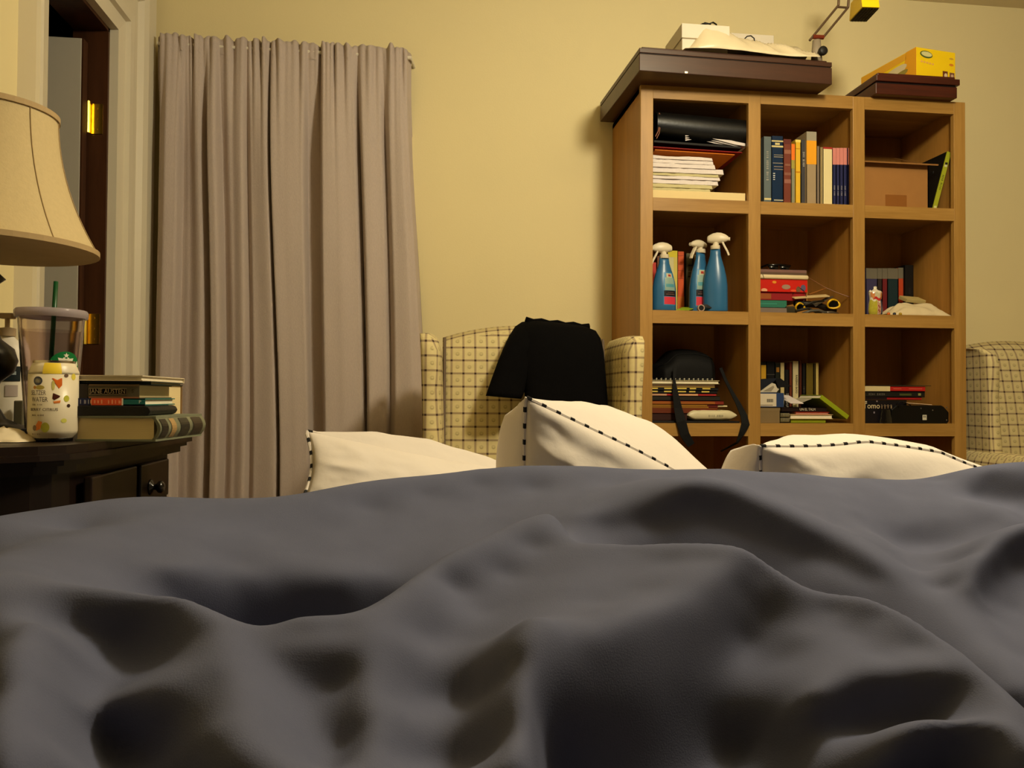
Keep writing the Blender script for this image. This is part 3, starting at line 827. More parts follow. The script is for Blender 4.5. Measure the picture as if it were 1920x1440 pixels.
# ================================================================ drink can
canx,cany=-.530,1.235
alum=mat('aluminium',(.80,.77,.72),rough=.25,spec=.5,metal=1,var=.04)
canm=mat('can_paint',(.84,.79,.68),rough=.35,spec=.5,var=.03)
cn=thing('drink_can','white seltzer can with fruit prints in front of the clear tumbler','can',(canx,cany,NZ))
RC=.0331
body=[(.0255,0),(.0245,.003),(.027,.007),(.0320,.012),(RC,.016),(RC,.098)]
sho=[(RC,.098),(.0326,.102),(.0300,.109),(.0272,.1145)]
obj('body',MB().lathe(body,48,(canx,cany,NZ)),canm,cn,smooth=True)
obj('base_rim',MB().lathe([(.0,.002),(.022,.002),(.0255,0),(.0262,.006),(.0250,.0065)],32,(canx,cany,NZ-.0002)),mat('can_base_dark',(.10,.08,.06),rough=.4,metal=.5),cn,smooth=True)
obj('shoulder',MB().lathe(sho,48,(canx,cany,NZ)),canm,cn,smooth=True)
ac_=math.atan2(-cany,-canx)
obj('shoulder_print',MB().lathe([(.0333,.0985),(.0329,.1022),(.0303,.1092),(.0275,.1143)],9,(canx,cany,NZ),a0=0) if 0 else MB().grid(lambda u,v:(lambda r,z,a:(canx+r*math.cos(a),cany+r*math.sin(a),NZ+z))(([.0333,.0329,.0303,.0275][int(round(v*3))]),([.0985,.1022,.1092,.1143][int(round(v*3))]),ac_-.45+.75*u),10,4),mat('can_yellow',(.90,.78,.22),rough=.3,spec=.5),cn,smooth=True)
lid=obj('lid',MB().lathe([(.0272,.1145),(.0272,.118),(.0255,.118),(.0245,.1155),(0,.1155)],48,(canx,cany,NZ)),alum,cn,smooth=True,angle=30)
obj('pull_tab',MB().box(canx-.008,canx+.008,cany-.012,cany+.010,NZ+.1157,NZ+.1170),alum,lid,bevel=.0005)
ac=math.atan2(-cany,-canx)    # direction towards the camera
def wrap(mb,cx,cy,rad,a0,zc):
    """bend flat (x right, y up) print onto a cylinder; x=0 at angle a0"""
    mb.v=[(cx+(rad+.0003+p[2])*math.cos(a0+p[0]/rad),cy+(rad+.0003+p[2])*math.sin(a0+p[0]/rad),zc+p[1]) for p in mb.v]
    return mb
def poly(pts): 
    # fan subdivided so that it bends
    mb=MB(); n=len(pts); c=(sum(p[0] for p in pts)/n,sum(p[1] for p in pts)/n)
    mid=[((p[0]+c[0])/2,(p[1]+c[1])/2,0) for p in pts]; o=[(p[0],p[1],0) for p in pts]
    mb.add(o+mid+[(c[0],c[1],0)],[(i,(i+1)%n,n+(i+1)%n,n+i) for i in range(n)]+[(n+i,n+(i+1)%n,2*n) for i in range(n)])
    return mb
def ell(x,y,a,b,n=20,rot=0): return [(x+a*math.cos(2*math.pi*i/n)*math.cos(rot)-b*math.sin(2*math.pi*i/n)*math.sin(rot),y+a*math.cos(2*math.pi*i/n)*math.sin(rot)+b*math.sin(2*math.pi*i/n)*math.cos(rot)) for i in range(n)]
def canprint(pts,c,name='print'): obj(name,wrap(poly(pts),canx,cany,RC,ac,NZ),cm(c,.4),cn)
s_=.000795   # metres per photo pixel at the can
def cp(px,py): return ((px-111)*s_,(822-py)*s_+.004)
canprint(ell(*cp(84,716),8.5*s_,8*s_),(.33,.34,.42))
canprint(ell(*cp(84,716),5.5*s_,4.5*s_),(.70,.67,.60))
canprint([cp(108,711),cp(124,711),cp(124,724),cp(119,730),cp(114,722)],(.87,.42,.13))
canprint([cp(110,738),cp(121,743),cp(120,746),cp(112,751),cp(109,748)],(.30,.13,.07))
canprint([cp(110,753),cp(122,751),cp(121,756),cp(112,757)],(.86,.50,.22))
canprint(ell(*cp(131,706),4*s_,3.5*s_,8),(.42,.33,.26)); canprint(ell(*cp(136,761),3.6*s_,3.6*s_,6),(.25,.17,.12))
canprint(ell(*cp(132,748),5*s_,6*s_),(.78,.76,.28)); canprint(ell(*cp(128,788),5*s_,4*s_),(.78,.76,.35))
canprint([cp(86,788),cp(93,790),cp(90,803),cp(82,806),cp(80,799)],(.90,.50,.18)); canprint(ell(*cp(98,800),7*s_,9*s_),(.62,.60,.20)); canprint(ell(*cp(79,801),4*s_,5*s_),(.52,.42,.30))
canprint(ell(*cp(88,728),8*s_,4*s_),(.86,.78,.40)); canprint(ell(*cp(78,728),3*s_,3*s_),(.88,.60,.25))
canprint(ell(*cp(110,724),2.5*s_,9*s_),(.85,.80,.45)); canprint(ell(*cp(146,708),5*s_,6*s_),(.88,.80,.30))
def cantext(s,px,py,h,c,sx=1,align='LEFT'):
    mb=text_mb(s,h*s_*1.35,Matrix.Identity(4),depth=.0002,align=align,sx=sx); x,y=cp(px,py)
    mb.v=[(p[0]+x,p[1]+y,p[2]) for p in mb.v]; obj('lettering',wrap(mb,canx,cany,RC,ac,NZ),cm(c,.5),cn)
grey=(.42,.36,.28)
cantext('SELTZER',70,738,9,grey,.62); cantext('WATER',72,750,9,grey,.72)
cantext('BERRY CITRUS',69,768,5.5,(.22,.13,.09),1.02); cantext('~9',73,759,3,(.55,.48,.38),.9); cantext('~11',73,778,3.2,(.5,.42,.33),.9)
cantext('~8',74,812,2.6,(.5,.42,.33),1)

# ================================================================ clear tumbler
tx,ty=-.578,1.335
plas=mat('tumbler_plastic',(.93,.90,.90),rough=.06,spec=.5,var=.0,trans=1,ior=1.20)
tb=thing('tumbler','clear plastic tumbler with lid, green straw and round green logo','tumbler',(tx,ty,NZ))
H=.197
def rad(z): return .0335+(.0475-.0335)*(z/H)
mb=MB(); o_=[(rad(z),z) for z in [0,.05,.1,.15,H]]; i_=[(rad(z)-.0022,z) for z in [H,.15,.1,.05,.006]]
mb.lathe([(0,0)]+o_+i_+[(0,.006)],48,(tx,ty,NZ))
obj('cup',mb,plas,tb,smooth=True,angle=40)
mb=MB(); 
mb.lathe([(.0390,H),(.0505,H-.007),(.0520,H-.004),(.0520,H+.003),(.0500,H+.006),(.0465,H+.006),(.0455,H-.001),(0,H-.001)],48,(tx,ty,NZ))
obj('lid',mb,mat('lid_plastic',(.78,.73,.74),rough=.15,spec=.5,var=.0,trans=.6,ior=1.2),tb,smooth=True,angle=40)
inner=MB().lathe([(.026,.02),(.030,.02),(.041,.170),(.0405,.170),(.0295,.021),(.0,.021)],40,(tx,ty,NZ))
obj('inner_wall',inner,plas,tb,smooth=True,angle=40)
sa=W(105,528,ty-.005); sb=W(95,690,ty-.015); dirs=(sb-sa)
obj('straw',MB().tube([sa,sa+dirs*.5,sa+dirs*1.35],.0035,10),mat('straw_green',(.02,.27,.12),rough=.35,spec=.5),tb,smooth=True,label='dark green straw')
# round logo on the cup wall
at_=math.atan2(-ty,-tx)
lc=W(123,688,ty-.038); zl=lc.z-NZ
RL=.0245
def lg(mb,dx=0): return mb
offs=R(30)
def logo(pts,c,lift=0):
    mb=poly(pts)
    r0=rad(zl)
    for i,p in enumerate(mb.v):
        z=zl+p[1]; r=rad(z)+.0004+lift; a=at_+loff+p[0]/r0
        mb.v[i]=(tx+r*math.cos(a),ty+r*math.sin(a),NZ+z)
    obj('logo',mb,cm(c,.4),tb)
_sd=Vector((math.cos(at_),math.sin(at_),0)); _rt=Vector((-math.sin(at_),math.cos(at_),0))
loff=math.asin(max(-1,min(1,(W(123,688,ty-.03)-Vector((tx,ty,lc.z))).dot(_rt)/rad(zl))))
G=(.03,.42,.20); Wt=(.86,.84,.76)
logo(ell(0,0,RL,RL,40),G)
def star(x,y,r,k=5): return [(x+(r if i%2==0 else r*.42)*math.sin(math.pi*i/k),y+(r if i%2==0 else r*.42)*math.cos(math.pi*i/k)) for i in range(2*k)]
u_=RL/27.0
logo(star(0,20*u_,5*u_),Wt,.0003)
logo([(-11*u_,9*u_),(-13*u_,16*u_),(-7*u_,13*u_),(-4*u_,17*u_),(0,14*u_),(4*u_,17*u_),(7*u_,13*u_),(13*u_,16*u_),(11*u_,9*u_)],Wt,.0003)
logo(ell(0,3*u_,5*u_,7*u_),Wt,.0004)
for s in (-1,1):
    for k in range(3):
        x=s*(6.5+2.9*k); logo([(x*u_,9*u_),((x+s*1.4)*u_,9*u_),((x+s*2.6)*u_,0),((x+s*1.8)*u_,-14*u_),((x+s*.4)*u_,-14*u_),((x+s*1.0)*u_,0)],Wt,.0003)
    logo([(s*22*u_,12*u_),(s*24.5*u_,4*u_),(s*19*u_,0),(s*17*u_,-12*u_),(s*21*u_,-10*u_),(s*15*u_,4*u_),(s*19*u_,7*u_)],Wt,.0003)
for xx in (-2,2): logo(ell(xx*u_,4.5*u_,1*u_,.6*u_,8),G,.0006)
logo(ell(0,-.5*u_,1.8*u_,.6*u_,8),G,.0006)

# ================================================================ lotion bottle and small things
bx,by=WX(14,1.50),1.50
whp=mat('bottle_white',(.88,.84,.76),rough=.4,spec=.4,var=.02)
lb=thing('lotion_bottle','white pump lotion bottle with a dark oval label beside the lamp','bottle',(bx,by,NZ))
zs_=[0,.004,.01,.06,.12,.145,.158,.166,.170]; rs_=[.027,.0305,.032,.0325,.032,.030,.024,.016,.012]
obj('body',MB().lathe([(r,z) for r,z in zip(rs_,zs_)]+[(.012,.178)],36,(bx,by,NZ),sy=.75),whp,lb,smooth=True)
obj('collar',MB().lathe([(.0135,.172),(.0135,.186),(.008,.187),(.004,.188),(.004,.204)],24,(bx,by,NZ)),mat('pump_tan',(.68,.58,.44),rough=.4),lb,smooth=True,angle=40)
obj('pump_head',MB().box(-.012,.012,-.008,.008,0,.010,Matrix.Translation((bx,by,NZ+.203))).box(-.006,.034,-.005,.005,.003,.009,Matrix.Translation((bx,by,NZ+.203))),mat('pump_tan',(.68,.58,.44)),lb,bevel=.0025)
ab=R(-55)
def lot(px,py,a,b,c): 
    mb=MB().grid(lambda u,v:(lambda an,z:(bx+.0331*math.cos(an),by+.0331*.75*math.sin(an)-.0004,z))(ab+(u-.5)*2*a,py+(v-.5)*2*b),12,10)
    obj('label_print',mb,cm(c,.4),lb)
lot(0,NZ+.105,R(26),.013,(.10,.13,.14)); lot(0,NZ+.126,R(12),.004,(.80,.35,.28)); lot(0,NZ+.075,R(18),.010,(.68,.62,.58)); lot(0,NZ+.106,R(12),.003,(.62,.66,.66))
rbox('medicine_box','small grey green box standing behind the lotion bottle','box',WX(25,1.45),WX(43,1.45),1.455,1.475,NZ,NZ+.058,mat('box_greygreen',(.38,.35,.26),rough=.6))
# tissue
tw=W(0,818,1.20)
mb=MB()
def tis(u,v):
    a=u*2*math.pi; r=.030*(1-v)**.7+.004
    r*=1+.25*nz3(math.cos(a)*2,math.sin(a)*2,v*3)
    return (tw.x+r*math.cos(a)*1.25,1.215+r*math.sin(a)*.8,NZ+.001+.020*v+.004*nz3(a,v*4,2)*(v>.05))
mb.grid(tis,28,8,closeu=True)
obj_t=obj('tissue',mb,mat('tissue_paper',(.86,.80,.68),rough=.95,var=.04),smooth=True); tag(obj_t,'crumpled white tissue at the left end of the nightstand','tissue')
rbox('notebook','flat beige notepad under the blue pocket book on the nightstand','notepad',WX(41,1.28),WX(75,1.28),1.275,1.32,NZ,NZ+.0085,mat('notepad_beige',(.72,.60,.42)))
rbox('pocket_book','small navy blue pocket book lying on the beige notepad','book',WX(43,1.285),WX(73,1.285),1.282,1.318,NZ+.0085,NZ+.0165,mat('pocket_navy',(.10,.12,.20)))

# ================================================================ book stack
zz=NZ
bxl,bxr=WX(150,1.25),WX(305,1.25)
# big hardback: pages to the camera, spine on the right
b1=thing('book','thick hardback with patterned spine at the bottom of the nightstand pile','book',((bxl+bxr)/2,1.33,zz),group='books piled on the nightstand')
yb0,yb1=1.225,1.405; h1=.0375; 
Mb=Matrix.Translation((bxr,yb0,0))@Matrix.Rotation(R(-6),4,'Z')@Matrix.Translation((-bxr,-yb0,0))
patm=mat('spine_pattern',(.42,.42,.33),rough=.5,var=.6,scale=45)
mb=MB().box(bxl,bxr,yb0,yb1,zz,zz+.003,Mb).box(bxl,bxr,yb0,yb1,zz+h1-.003,zz+h1,Mb)
obj('cover',mb,mat('cover_greygreen',(.46,.47,.38),rough=.45,var=.15),b1)
mb=MB(); rr=[]
for y in (yb0,yb1):
    rr.append([tuple(Mb@Vector((bxr-.003+.010*math.sin(math.pi*k/10),y,zz+h1*k/10))) for k in range(11)]+[tuple(Mb@Vector((bxr-.006+.008*math.sin(math.pi*k/10),y,zz+.002+(h1-.004)*k/10))) for k in range(10,-1,-1)])
mb.rings(rr); spn=obj('spine',mb,patm,b1,smooth=True,angle=40)
obj('pages',MB().box(bxl+.002,bxr-.004,yb0+.003,yb1-.003,zz+.003,zz+h1-.003,Mb),pagem,b1)
for k,(ya,yb_,c) in enumerate(((.006,.028,(.14,.12,.10)),(.040,.058,(.62,.50,.32)),(.075,.11,(.16,.15,.13)),(.125,.165,(.20,.16,.13)))):
    q=MB(); q.grid(lambda u,v:tuple(Mb@Vector((bxr-.0025+.010*math.sin(math.pi*(.12+.76*v))+.0004,yb0+ya+(yb_-ya)*u,zz+h1*(.12+.76*v)))),3,9)
    obj('spine_print',q,cm(c,.4),spn)
zz+=h1
# grey thin magazine bits hang between: e-reader
er=thing('e_reader','black rounded tablet case lying in the nightstand book pile','tablet',(-.44,1.30,zz),group=None)
x0,x1=WX(150,1.24),WX(287,1.24)
mb=MB(); prof=[(x0,0),(x1-.008,0),(x1-.003,.002),(x1,.0075),(x1-.003,.013),(x1-.008,.015),(x0,.015)]
mb.prism(prof,lambda u,v,a:(u,a,zz+v),1.235,1.37)
obj('case',mb,mat('black_leather',(.05,.042,.038),rough=.5,spec=.4,bump=.3,bscale=300),er,bevel=.0012)
obj('screen',MB().box(x0+.012,x1-.012,1.245,1.36,zz+.0149,zz+.0155),mat('screen_grey',(.22,.21,.2),rough=.3),er)
zz+=.0156
x1=WX(275,1.24)
book('teal, orange and navy paperback above the black tablet case',WX(146,1.24),x1,1.238,1.385,zz,zz+.0105,(.08,.38,.36),'flat','spine',
  marks=((0,.22,0,1,(.11,.13,.28)),(.20,.225,0,1,(.85,.8,.7)),(.225,.66,.02,1,(.88,.33,.16)),(.66,.68,0,1,(.85,.8,.7))),
  texts=(('~9',.44,.5,.008,(.93,.6,.4)),('~4',.12,.5,.009,(.6,.58,.6)),('P',.93,.5,.007,(.85,.85,.8))),group='books piled on the nightstand',pages=pagem2)
zz+=.0105
t5=book('olive hardback with an oval title plate in the nightstand pile',WX(144,1.24),WX(262,1.24),1.242,1.40,zz,zz+.021,(.33,.30,.22),'flat','spine',
  marks=((.0,.18,0,1,(.16,.12,.09)),(.2,1,.86,1,(.45,.36,.25)),(.2,1,0,.12,(.55,.36,.24)),(.20,.80,.25,.72,(.52,.45,.34)),(.205,.795,.30,.67,(.16,.12,.09))),
  texts=(('JANE AUSTEN',.5,.48,.0095,(.66,.58,.44),.86),('5',.9,.5,.008,(.2,.16,.1))),group='books piled on the nightstand')
zz+=.021
book('thin dark green softcover just under the topmost nightstand book',WX(146,1.24),WX(282,1.24),1.246,1.41,zz,zz+.005,(.06,.13,.11),'flat','spine',group='books piled on the nightstand')
zz+=.005
book('pale slim book on top of the nightstand pile',WX(140,1.24),WX(277,1.24),1.238,1.42,zz,zz+.0085,(.80,.74,.62),'flat','pages',group='books piled on the nightstand',pages=pagem2,rz=R(-3))
# paperbacks behind, page edges toward the camera
book('paperback with tan page edges behind the olive hardback',WX(215,1.43),WX(312,1.43),1.425,1.53,NZ,NZ+.088,(.55,.44,.30),'flat','pages',group='books piled on the nightstand')
# ================================================================ things on top of the bookcase
ZT=ztopb
brn=wood('case_brown',(.20,.115,.075),(.27,.16,.105),0,rough=.35,spec=.4)
brn2=wood('case_red_brown',(.20,.075,.04),(.30,.12,.06),0,rough=.35,spec=.4)
tc_=thing('silverware_chest','large dark brown wooden chest on the top left of the bookcase','chest',(1.1,2.85,ZT))
Mt=Matrix.Translation((.741,2.585,0))@Matrix.Rotation(R(1.9),4,'Z')@Matrix.Translation((-.741,-2.585,0))
TW=.705; TD=.505
def tb_(x0,x1,y0,y1,z0,z1): return MB().box(.741+x0,.741+x1,2.585+y0,2.585+y1,ZT+z0*.95,ZT+z1*.95,Mt)
obj('body',tb_(0,TW,0,TD,.0,.062),brn,tc_,bevel=.002)
obj('lid',tb_(0,TW,0,TD,.0655,.083),brn,tc_,bevel=.002)
obj('lid_panel',tb_(.012,TW-.012,.012,TD-.012,.083,.093),brn,tc_,bevel=.003)
obj('lid_gap',tb_(.003,TW-.003,.003,TD-.003,.062,.0655),mat('gap_dark',(.06,.03,.02)),tc_)
kp=Mt@Vector((.741+.165,2.585,ZT+.004))
obj('clasp',MB().box(kp.x-.006,kp.x+.006,kp.y-.004,kp.y+.001,kp.z-.004,kp.z+.004),alum,tc_,bevel=.001)
zc=ZT+.0885
# white boxes
wbm=mat('carton_white',(.84,.80,.72),rough=.6,var=.03)
def pix_box(px0,px1,Y,D,z0,z1,m_,name,label,cat,rz=0,par=None,bev=.0015):
    return rbox(name,label,cat,WX(px0,Y,90),WX(px1,Y,90),Y,Y+D,z0,z1,m_,bev,rz=rz,par=par)
lw=thing('white_carton','white lidded carton on the brown chest, at its left end','box',(.95,2.8,zc))
x0=WX(1280,2.625,60); x1=WX(1345,2.625,60)
obj('carton_base',MB().box(x0,x1+.04,2.63,2.80,zc,zc+.055),wbm,lw,bevel=.002)
obj('carton_lid',MB().box(x0-.004,x1+.044,2.622,2.806,zc+.052,WZ(1280,43,2.622)),wbm,lw,bevel=.002)
x0=WX(1385,2.80,65); x1=WX(1458,2.80,65)
tag(obj('long_carton',MB().box(x0-.02,x1,2.83,2.93,zc,WZ(1400,63,2.83)),wbm,bevel=.002),'long white carton behind the plastic bag on the brown chest','box')
# draped plastic bag
bagm=mat('bag_plastic',(.86,.80,.66),rough=.35,spec=.5,var=.05,scale=15,bump=.3,bscale=40)
xa=WX(1284,2.60,95); xb=WX(1532,2.62,95)
def bag(u,v):
    x=xa+(xb-xa)*u
    # outline heights following the sheet
    h=.012+.118*smooth((u-.02)/.16)*(1-.50*smooth((u-.20)/.28))*(1-.5*smooth((u-.80)/.2))
    t=1-abs(2*v-1)**2.2
    y=2.592+.20*v
    z=zc+.002+h*t+.030*t*(.35-abs(nz3(u*5+v*2,v*2.2+u*6,3.3))*1.6)*min(1,u*8)+.010*t*(.3-abs(nz3(u*15+v*7,v*6,1)))
    y-=.012*math.sin(u*6)*(1-v)
    return (x,y+.004*nz3(u*8,v*3,7),max(zc+.001,z))
pb=obj('plastic_bag',MB().grid(bag,60,24),bagm,smooth=True); tag(pb,'crumpled white plastic bag lying on the brown chest','bag')
pb.modifiers.new('thickness','SOLIDIFY').thickness=.001
bk_=mat('cable_black',(.05,.045,.04),rough=.5)
q0=W(1318,46,2.80); q1=W(1345,48,2.80)
cb=obj('cable',MB().tube([W(1314,47,2.66),W(1322,43,2.66),W(1330,45,2.66),W(1337,42,2.66),W(1343,46,2.65),W(1345,54,2.64),W(1342,60,2.63)],.003,7).tube([W(1316,45,2.65),W(1326,44,2.65),W(1333,46,2.65)],.003,7),bk_,smooth=True)
tag(cb,'black cable coiled on the white lidded carton','cable')
cb=obj('cable',MB().tube([W(1396,73,2.66),W(1401,68,2.66),W(1408,67,2.66),W(1414,72,2.66),W(1416,84,2.66)],.0022,7),bk_,smooth=True)
tag(cb,'short black cable loop poking out behind the plastic bag','cable')
# articulated lamp
dl=thing('task_lamp','articulated task lamp with a yellow head clamped on the brown chest','lamp',W(1532,105,2.64))
stm=mat('lamp_arm_metal',(.42,.34,.26),rough=.4,metal=.6,var=.1)
ylm=mat('lamp_yellow',(.92,.78,.05),rough=.4,spec=.4,var=.03)
YL=2.64
Pp=lambda x,y,Y=YL: W(x,y,Y)
obj('base',MB().tube([Pp(1531,120),Pp(1531,76)],[.020,.014],14),mat('clamp_grey',(.55,.5,.42),rough=.5),dl,smooth=True)
obj('clamp_knob',MB().lathe([(.015,0),(.016,.004),(.016,.012),(.012,.016),(0,.016)],16,M=Matrix.Translation(Pp(1541,97,2.615))@Matrix.Rotation(R(90),4,'X')),mat('knob_dark',(.10,.09,.08),rough=.5),dl,smooth=True)
obj('hinge_block',MB().tube([Pp(1524,69),Pp(1544,70)],.008,8),mat('hinge_red',(.42,.16,.08),rough=.4),dl)
for a,b,c in (((1518,76),(1572,10),(1576,-60)),((1542,72),(1590,14),(1596,-60))):
    obj('arm_rod',MB().tube([Pp(*a),Pp(*b)],.0042,8),stm,dl)
    obj('arm_rod',MB().tube([Pp(*b),Pp(*c)],.0046,8),stm,dl)
obj('cross_bar',MB().tube([Pp(1570,13),Pp(1590,14.5)],.004,8),stm,dl)
obj('upper_joint',MB().tube([Pp(1574,-62),Pp(1598,-62)],.010,10),stm,dl)
obj('upper_arm',MB().tube([Pp(1586,-62),Pp(1615,-40,2.60)],.005,8),stm,dl)
obj('coil_spring',MB().tube([Pp(1608+6*k/12+2.0*math.cos(k*2.4),18-50*k/12,2.60) for k in range(13)],.0022,6),stm,dl)
# head: wedge with a black grid facing down
hd=[Pp(1617,13,2.46),Pp(1650,14,2.46),Pp(1625,40.5,2.60),Pp(1592,40,2.60)]
top=[p+Vector((0,.012,.06)) for p in hd[:2]]+[p+Vector((0,-.01,.06)) for p in hd[2:]]
hb=MB(); dn=[p+Vector((0,0,0)) for p in hd]
hb.hexa([tuple(p) for p in dn]+[tuple(p) for p in top])
head=obj('lamp_head',hb,ylm,dl,bevel=.002)
gn=(hd[1]-hd[0]).cross(hd[3]-hd[0]).normalized()
if gn.z>0: gn=-gn
def gp(u,v,d=.0): 
    return (hd[0]*(1-u)+hd[1]*u)*(1-v)+(hd[3]*(1-u)+hd[2]*u)*v+gn*d
obj('grille_plate',MB().add([tuple(gp(u,v,.002)) for u,v in ((.03,.03),(.97,.03),(.97,.97),(.03,.97))],[(0,1,2,3)]),mat('grille_black',(.05,.05,.07),rough=.5),head)
gb=MB()
for k in range(1,9): gb.tube([gp(.04,k/9,.003),gp(.96,k/9,.003)],.0008,5)
for k in range(1,6): gb.tube([gp(k/6,.04,.003),gp(k/6,.96,.003)],.0008,5)
obj('grille',gb,mat('grille_wire',(.22,.21,.22),rough=.4,metal=.5),head)
# small grey cap between the chests
q=W(1565,176,2.78)
obj_=obj('jar_lid',MB().lathe([(.018,0),(.019,.003),(.018,.011),(.010,.015),(0,.015)],20,(q.x,2.78,ZT)),mat('lid_grey',(.40,.40,.36),rough=.5),smooth=True,angle=50); tag(obj_,'small grey green cap lying between the two chests on the bookcase','lid')
# right-hand chest
c2=thing('jewellery_chest','red brown wooden chest on the top right of the bookcase','chest',(1.80,2.8,ZT))
cx0,cx1=1.645,1.972
obj('body',MB().box(cx0,cx1-.008,2.665,2.99,ZT,ZT+.040),brn2,c2,bevel=.002)
obj('body_gap',MB().box(cx0+.004,cx1-.012,2.669,2.985,ZT+.040,ZT+.046),mat('gap_dark',(.06,.03,.02)),c2)
obj('lid',MB().box(cx0,cx1,2.66,2.99,ZT+.046,ZT+.068),brn2,c2,bevel=.002)
obj('lid_panel',MB().box(cx0+.01,cx1-.012,2.67,2.98,ZT+.068,ZT+.080),brn2,c2,bevel=.003)
# yellow carton
Yx0=WX(1715,2.70,110); Yx1=WX(1798,2.74,120)
yb=thing('yellow_carton','bright yellow carton with an oval logo on the red brown chest','box',((Yx0+Yx1)/2,2.85,ZT+.06))
My=Matrix.Translation((Yx0,2.69,ZT+.0805))@Matrix.Rotation(R(9),4,'Z')
yw=.178; yd=.29; yh=.112
ycm=mat('carton_yellow',(.93,.78,.06),rough=.45,spec=.4,var=.03)
yo=mat('carton_orange',(.85,.58,.10),rough=.5,var=.05)
obj('carton',MB().box(0,yw,0,yd,0,yh,My),ycm,yb,bevel=.0015)
def yp(pts,c,d=.0006): obj('print',MB().add([tuple(My@Vector((x*1.06,-d,z*1.217))) for x,z in pts],[tuple(range(len(pts)))]),cm(c,.5),yb)
def ys(pts,c,d=.0006): obj('print',MB().add([tuple(My@Vector((-d,y,min(yh,z*1.217)))) for y,z in pts],[tuple(range(len(pts)))]),cm(c,.5),yb)
yp(ell(.042,.073,.027,.011,24,-.06),(.30,.36,.16)); yp(ell(.043,.074,.023,.0075,24,-.06),(.80,.78,.55),.0011)
for k in range(5): yp(ell(.022+.012*k,.050-.001*k,.005,.003,8),(.88,.66,.36))
yp([(.112,.006),(.134,.006),(.134,.030),(.112,.030)],(.42,.22,.10)); yp([(.142,.006),(.163,.006),(.163,.028),(.142,.028)],(.46,.30,.22)); yp(ell(.125,.016,.007,.008,10),(.85,.75,.62),.0011); yp(ell(.153,.018,.006,.005,10),(.75,.62,.50),.0011)
yp(ell(.150,.052,.010,.004,10),(.82,.50,.14)); yp(ell(.150,.071,.010,.003,10),(.80,.62,.22))
ys([(.0,0),(.07,0),(.05,yh*.96),(0,yh*.96)],(.86,.60,.10)); ys(ell(.13,.042,.085,.017,24,-.12),(.82,.76,.60),.001); ys(ell(.085,.030,.045,.010,20,-.12),(.55,.50,.22),.0014)
ys([(.05,.070),(.29,.064),(.29,.090),(.05,.090)],(.87,.64,.16))

# ================================================================ row 1, left cell: papers, folders, binder
F1,F2,F3=rowz[0],rowz[1],rowz[2]
xl=colx[0]
rbox('cream_box','flat cream box at the bottom of the upper left cubby','box',xl+.002,WX(1397,2.725,368),2.722,2.98,F1,F1+.033,mat('cream_card',(.86,.77,.55),rough=.6,var=.03),.0015)
ppm=mat('paper_white',(.84,.80,.78),rough=.9,var=.04); ppc=mat('paper_cream',(.74,.70,.52),rough=.9,var=.05)
z=F1+.0335
specs=[(1331,.012,ppc,'cream'),(1335,.014,ppc,'cream'),(1346,.017,ppm,'white'),(1349,.012,ppm,'white'),(1347,.011,ppc,'cream'),(1356,.018,ppm,'white'),(1340,.016,ppm,'white'),(1337,.014,ppm,'white'),(1335,.012,ppm,'white')]
names=['lowest','second lowest','third','fourth','fifth','sixth','seventh','eighth','topmost']
for i,(pr,h,m_,cn_) in enumerate(specs):
    mb=MB(); x1=WX(pr,2.735,330); Y0=2.728+.004*random.random(); nn=18
    lo=[(xl+.002+(x1-xl-.002)*k/nn,Y0+.003*nz3(k*.7,i*3.1,0),z+.0003) for k in range(nn+1)]
    hi=[(p[0]-(.002 if k==nn else 0),Y0+.004*nz3(k*.6,i*2.7,4)+.003,z+h-.0006+.0012*math.sin(k*.5+i)) for k,p in enumerate(lo)]
    lob=[(p[0],2.98,p[2]) for p in lo]; hib=[(p[0],2.98,p[2]) for p in hi]
    n=nn+1
    mb.add(lo+hi+lob+hib,[(k,k+1,n+k+1,n+k) for k in range(nn)]+[(n+k,n+k+1,3*n+k+1,3*n+k) for k in range(nn)]+[(0,n,3*n,2*n),(nn,2*n+nn,3*n+nn,n+nn)]+[(k,2*n+k,2*n+k+1,k+1) for k in range(nn)])
    tag(obj('paper_bundle',mb,m_),'%s paper bundle, %s in the upper left cubby pile'%(cn_,names[i]),'papers',group='paper bundles in the upper left cubby')
    z+=h
# tilted folders and binder
def slab(name,label,cat,px0,py0,px1,py1,Y0,D,th,m_,back_dz=0,par=None,bev=.0015,tiltx=0):
    """thin slab whose lower front edge runs between two photo points at depth Y0"""
    a=W(px0,py0,Y0); b=W(px1,py1,Y0); e=(b-a); dv=Vector((0,D,back_dz)); up=e.cross(dv).normalized()
    if up.z<0: up=-up
    mb=MB().hexa([tuple(a),tuple(b),tuple(b+dv),tuple(a+dv),tuple(a+up*th),tuple(b+up*th),tuple(b+dv+up*th),tuple(a+dv+up*th)])
    o=obj(name,mb,m_,par,bevel=bev)
    if par is None: tag(o,label,cat)
    return o
fo=thing('folder','red folder with orange lining sagging over the paper pile','folder',W(1300,285,2.75))
zp=z
a0=W(1226,272,2.722); 
slab('folder_cover','','',1225,276,1392,287,2.722,.25,.004,mat('folder_red',(.50,.07,.05),rough=.5),-.006,par=fo)
slab('folder_lining','','',1228,281.5,1378,291,2.726,.24,.0035,mat('folder_orange',(.80,.45,.10),rough=.6),-.006,par=fo)
slab('folder_flap','','',1226,267,1390,279,2.720,.25,.009,mat('folder_black',(.05,.035,.03),rough=.6),-.004,par=fo)
slab('folder_edge','','',1226,264.5,1393,277,2.722,.25,.0025,mat('folder_red2',(.45,.08,.06),rough=.5),-.004,par=fo)
mb=MB()
P0=[(1262,266),(1285,253),(1305,249),(1340,258),(1378,268),(1398,272)]
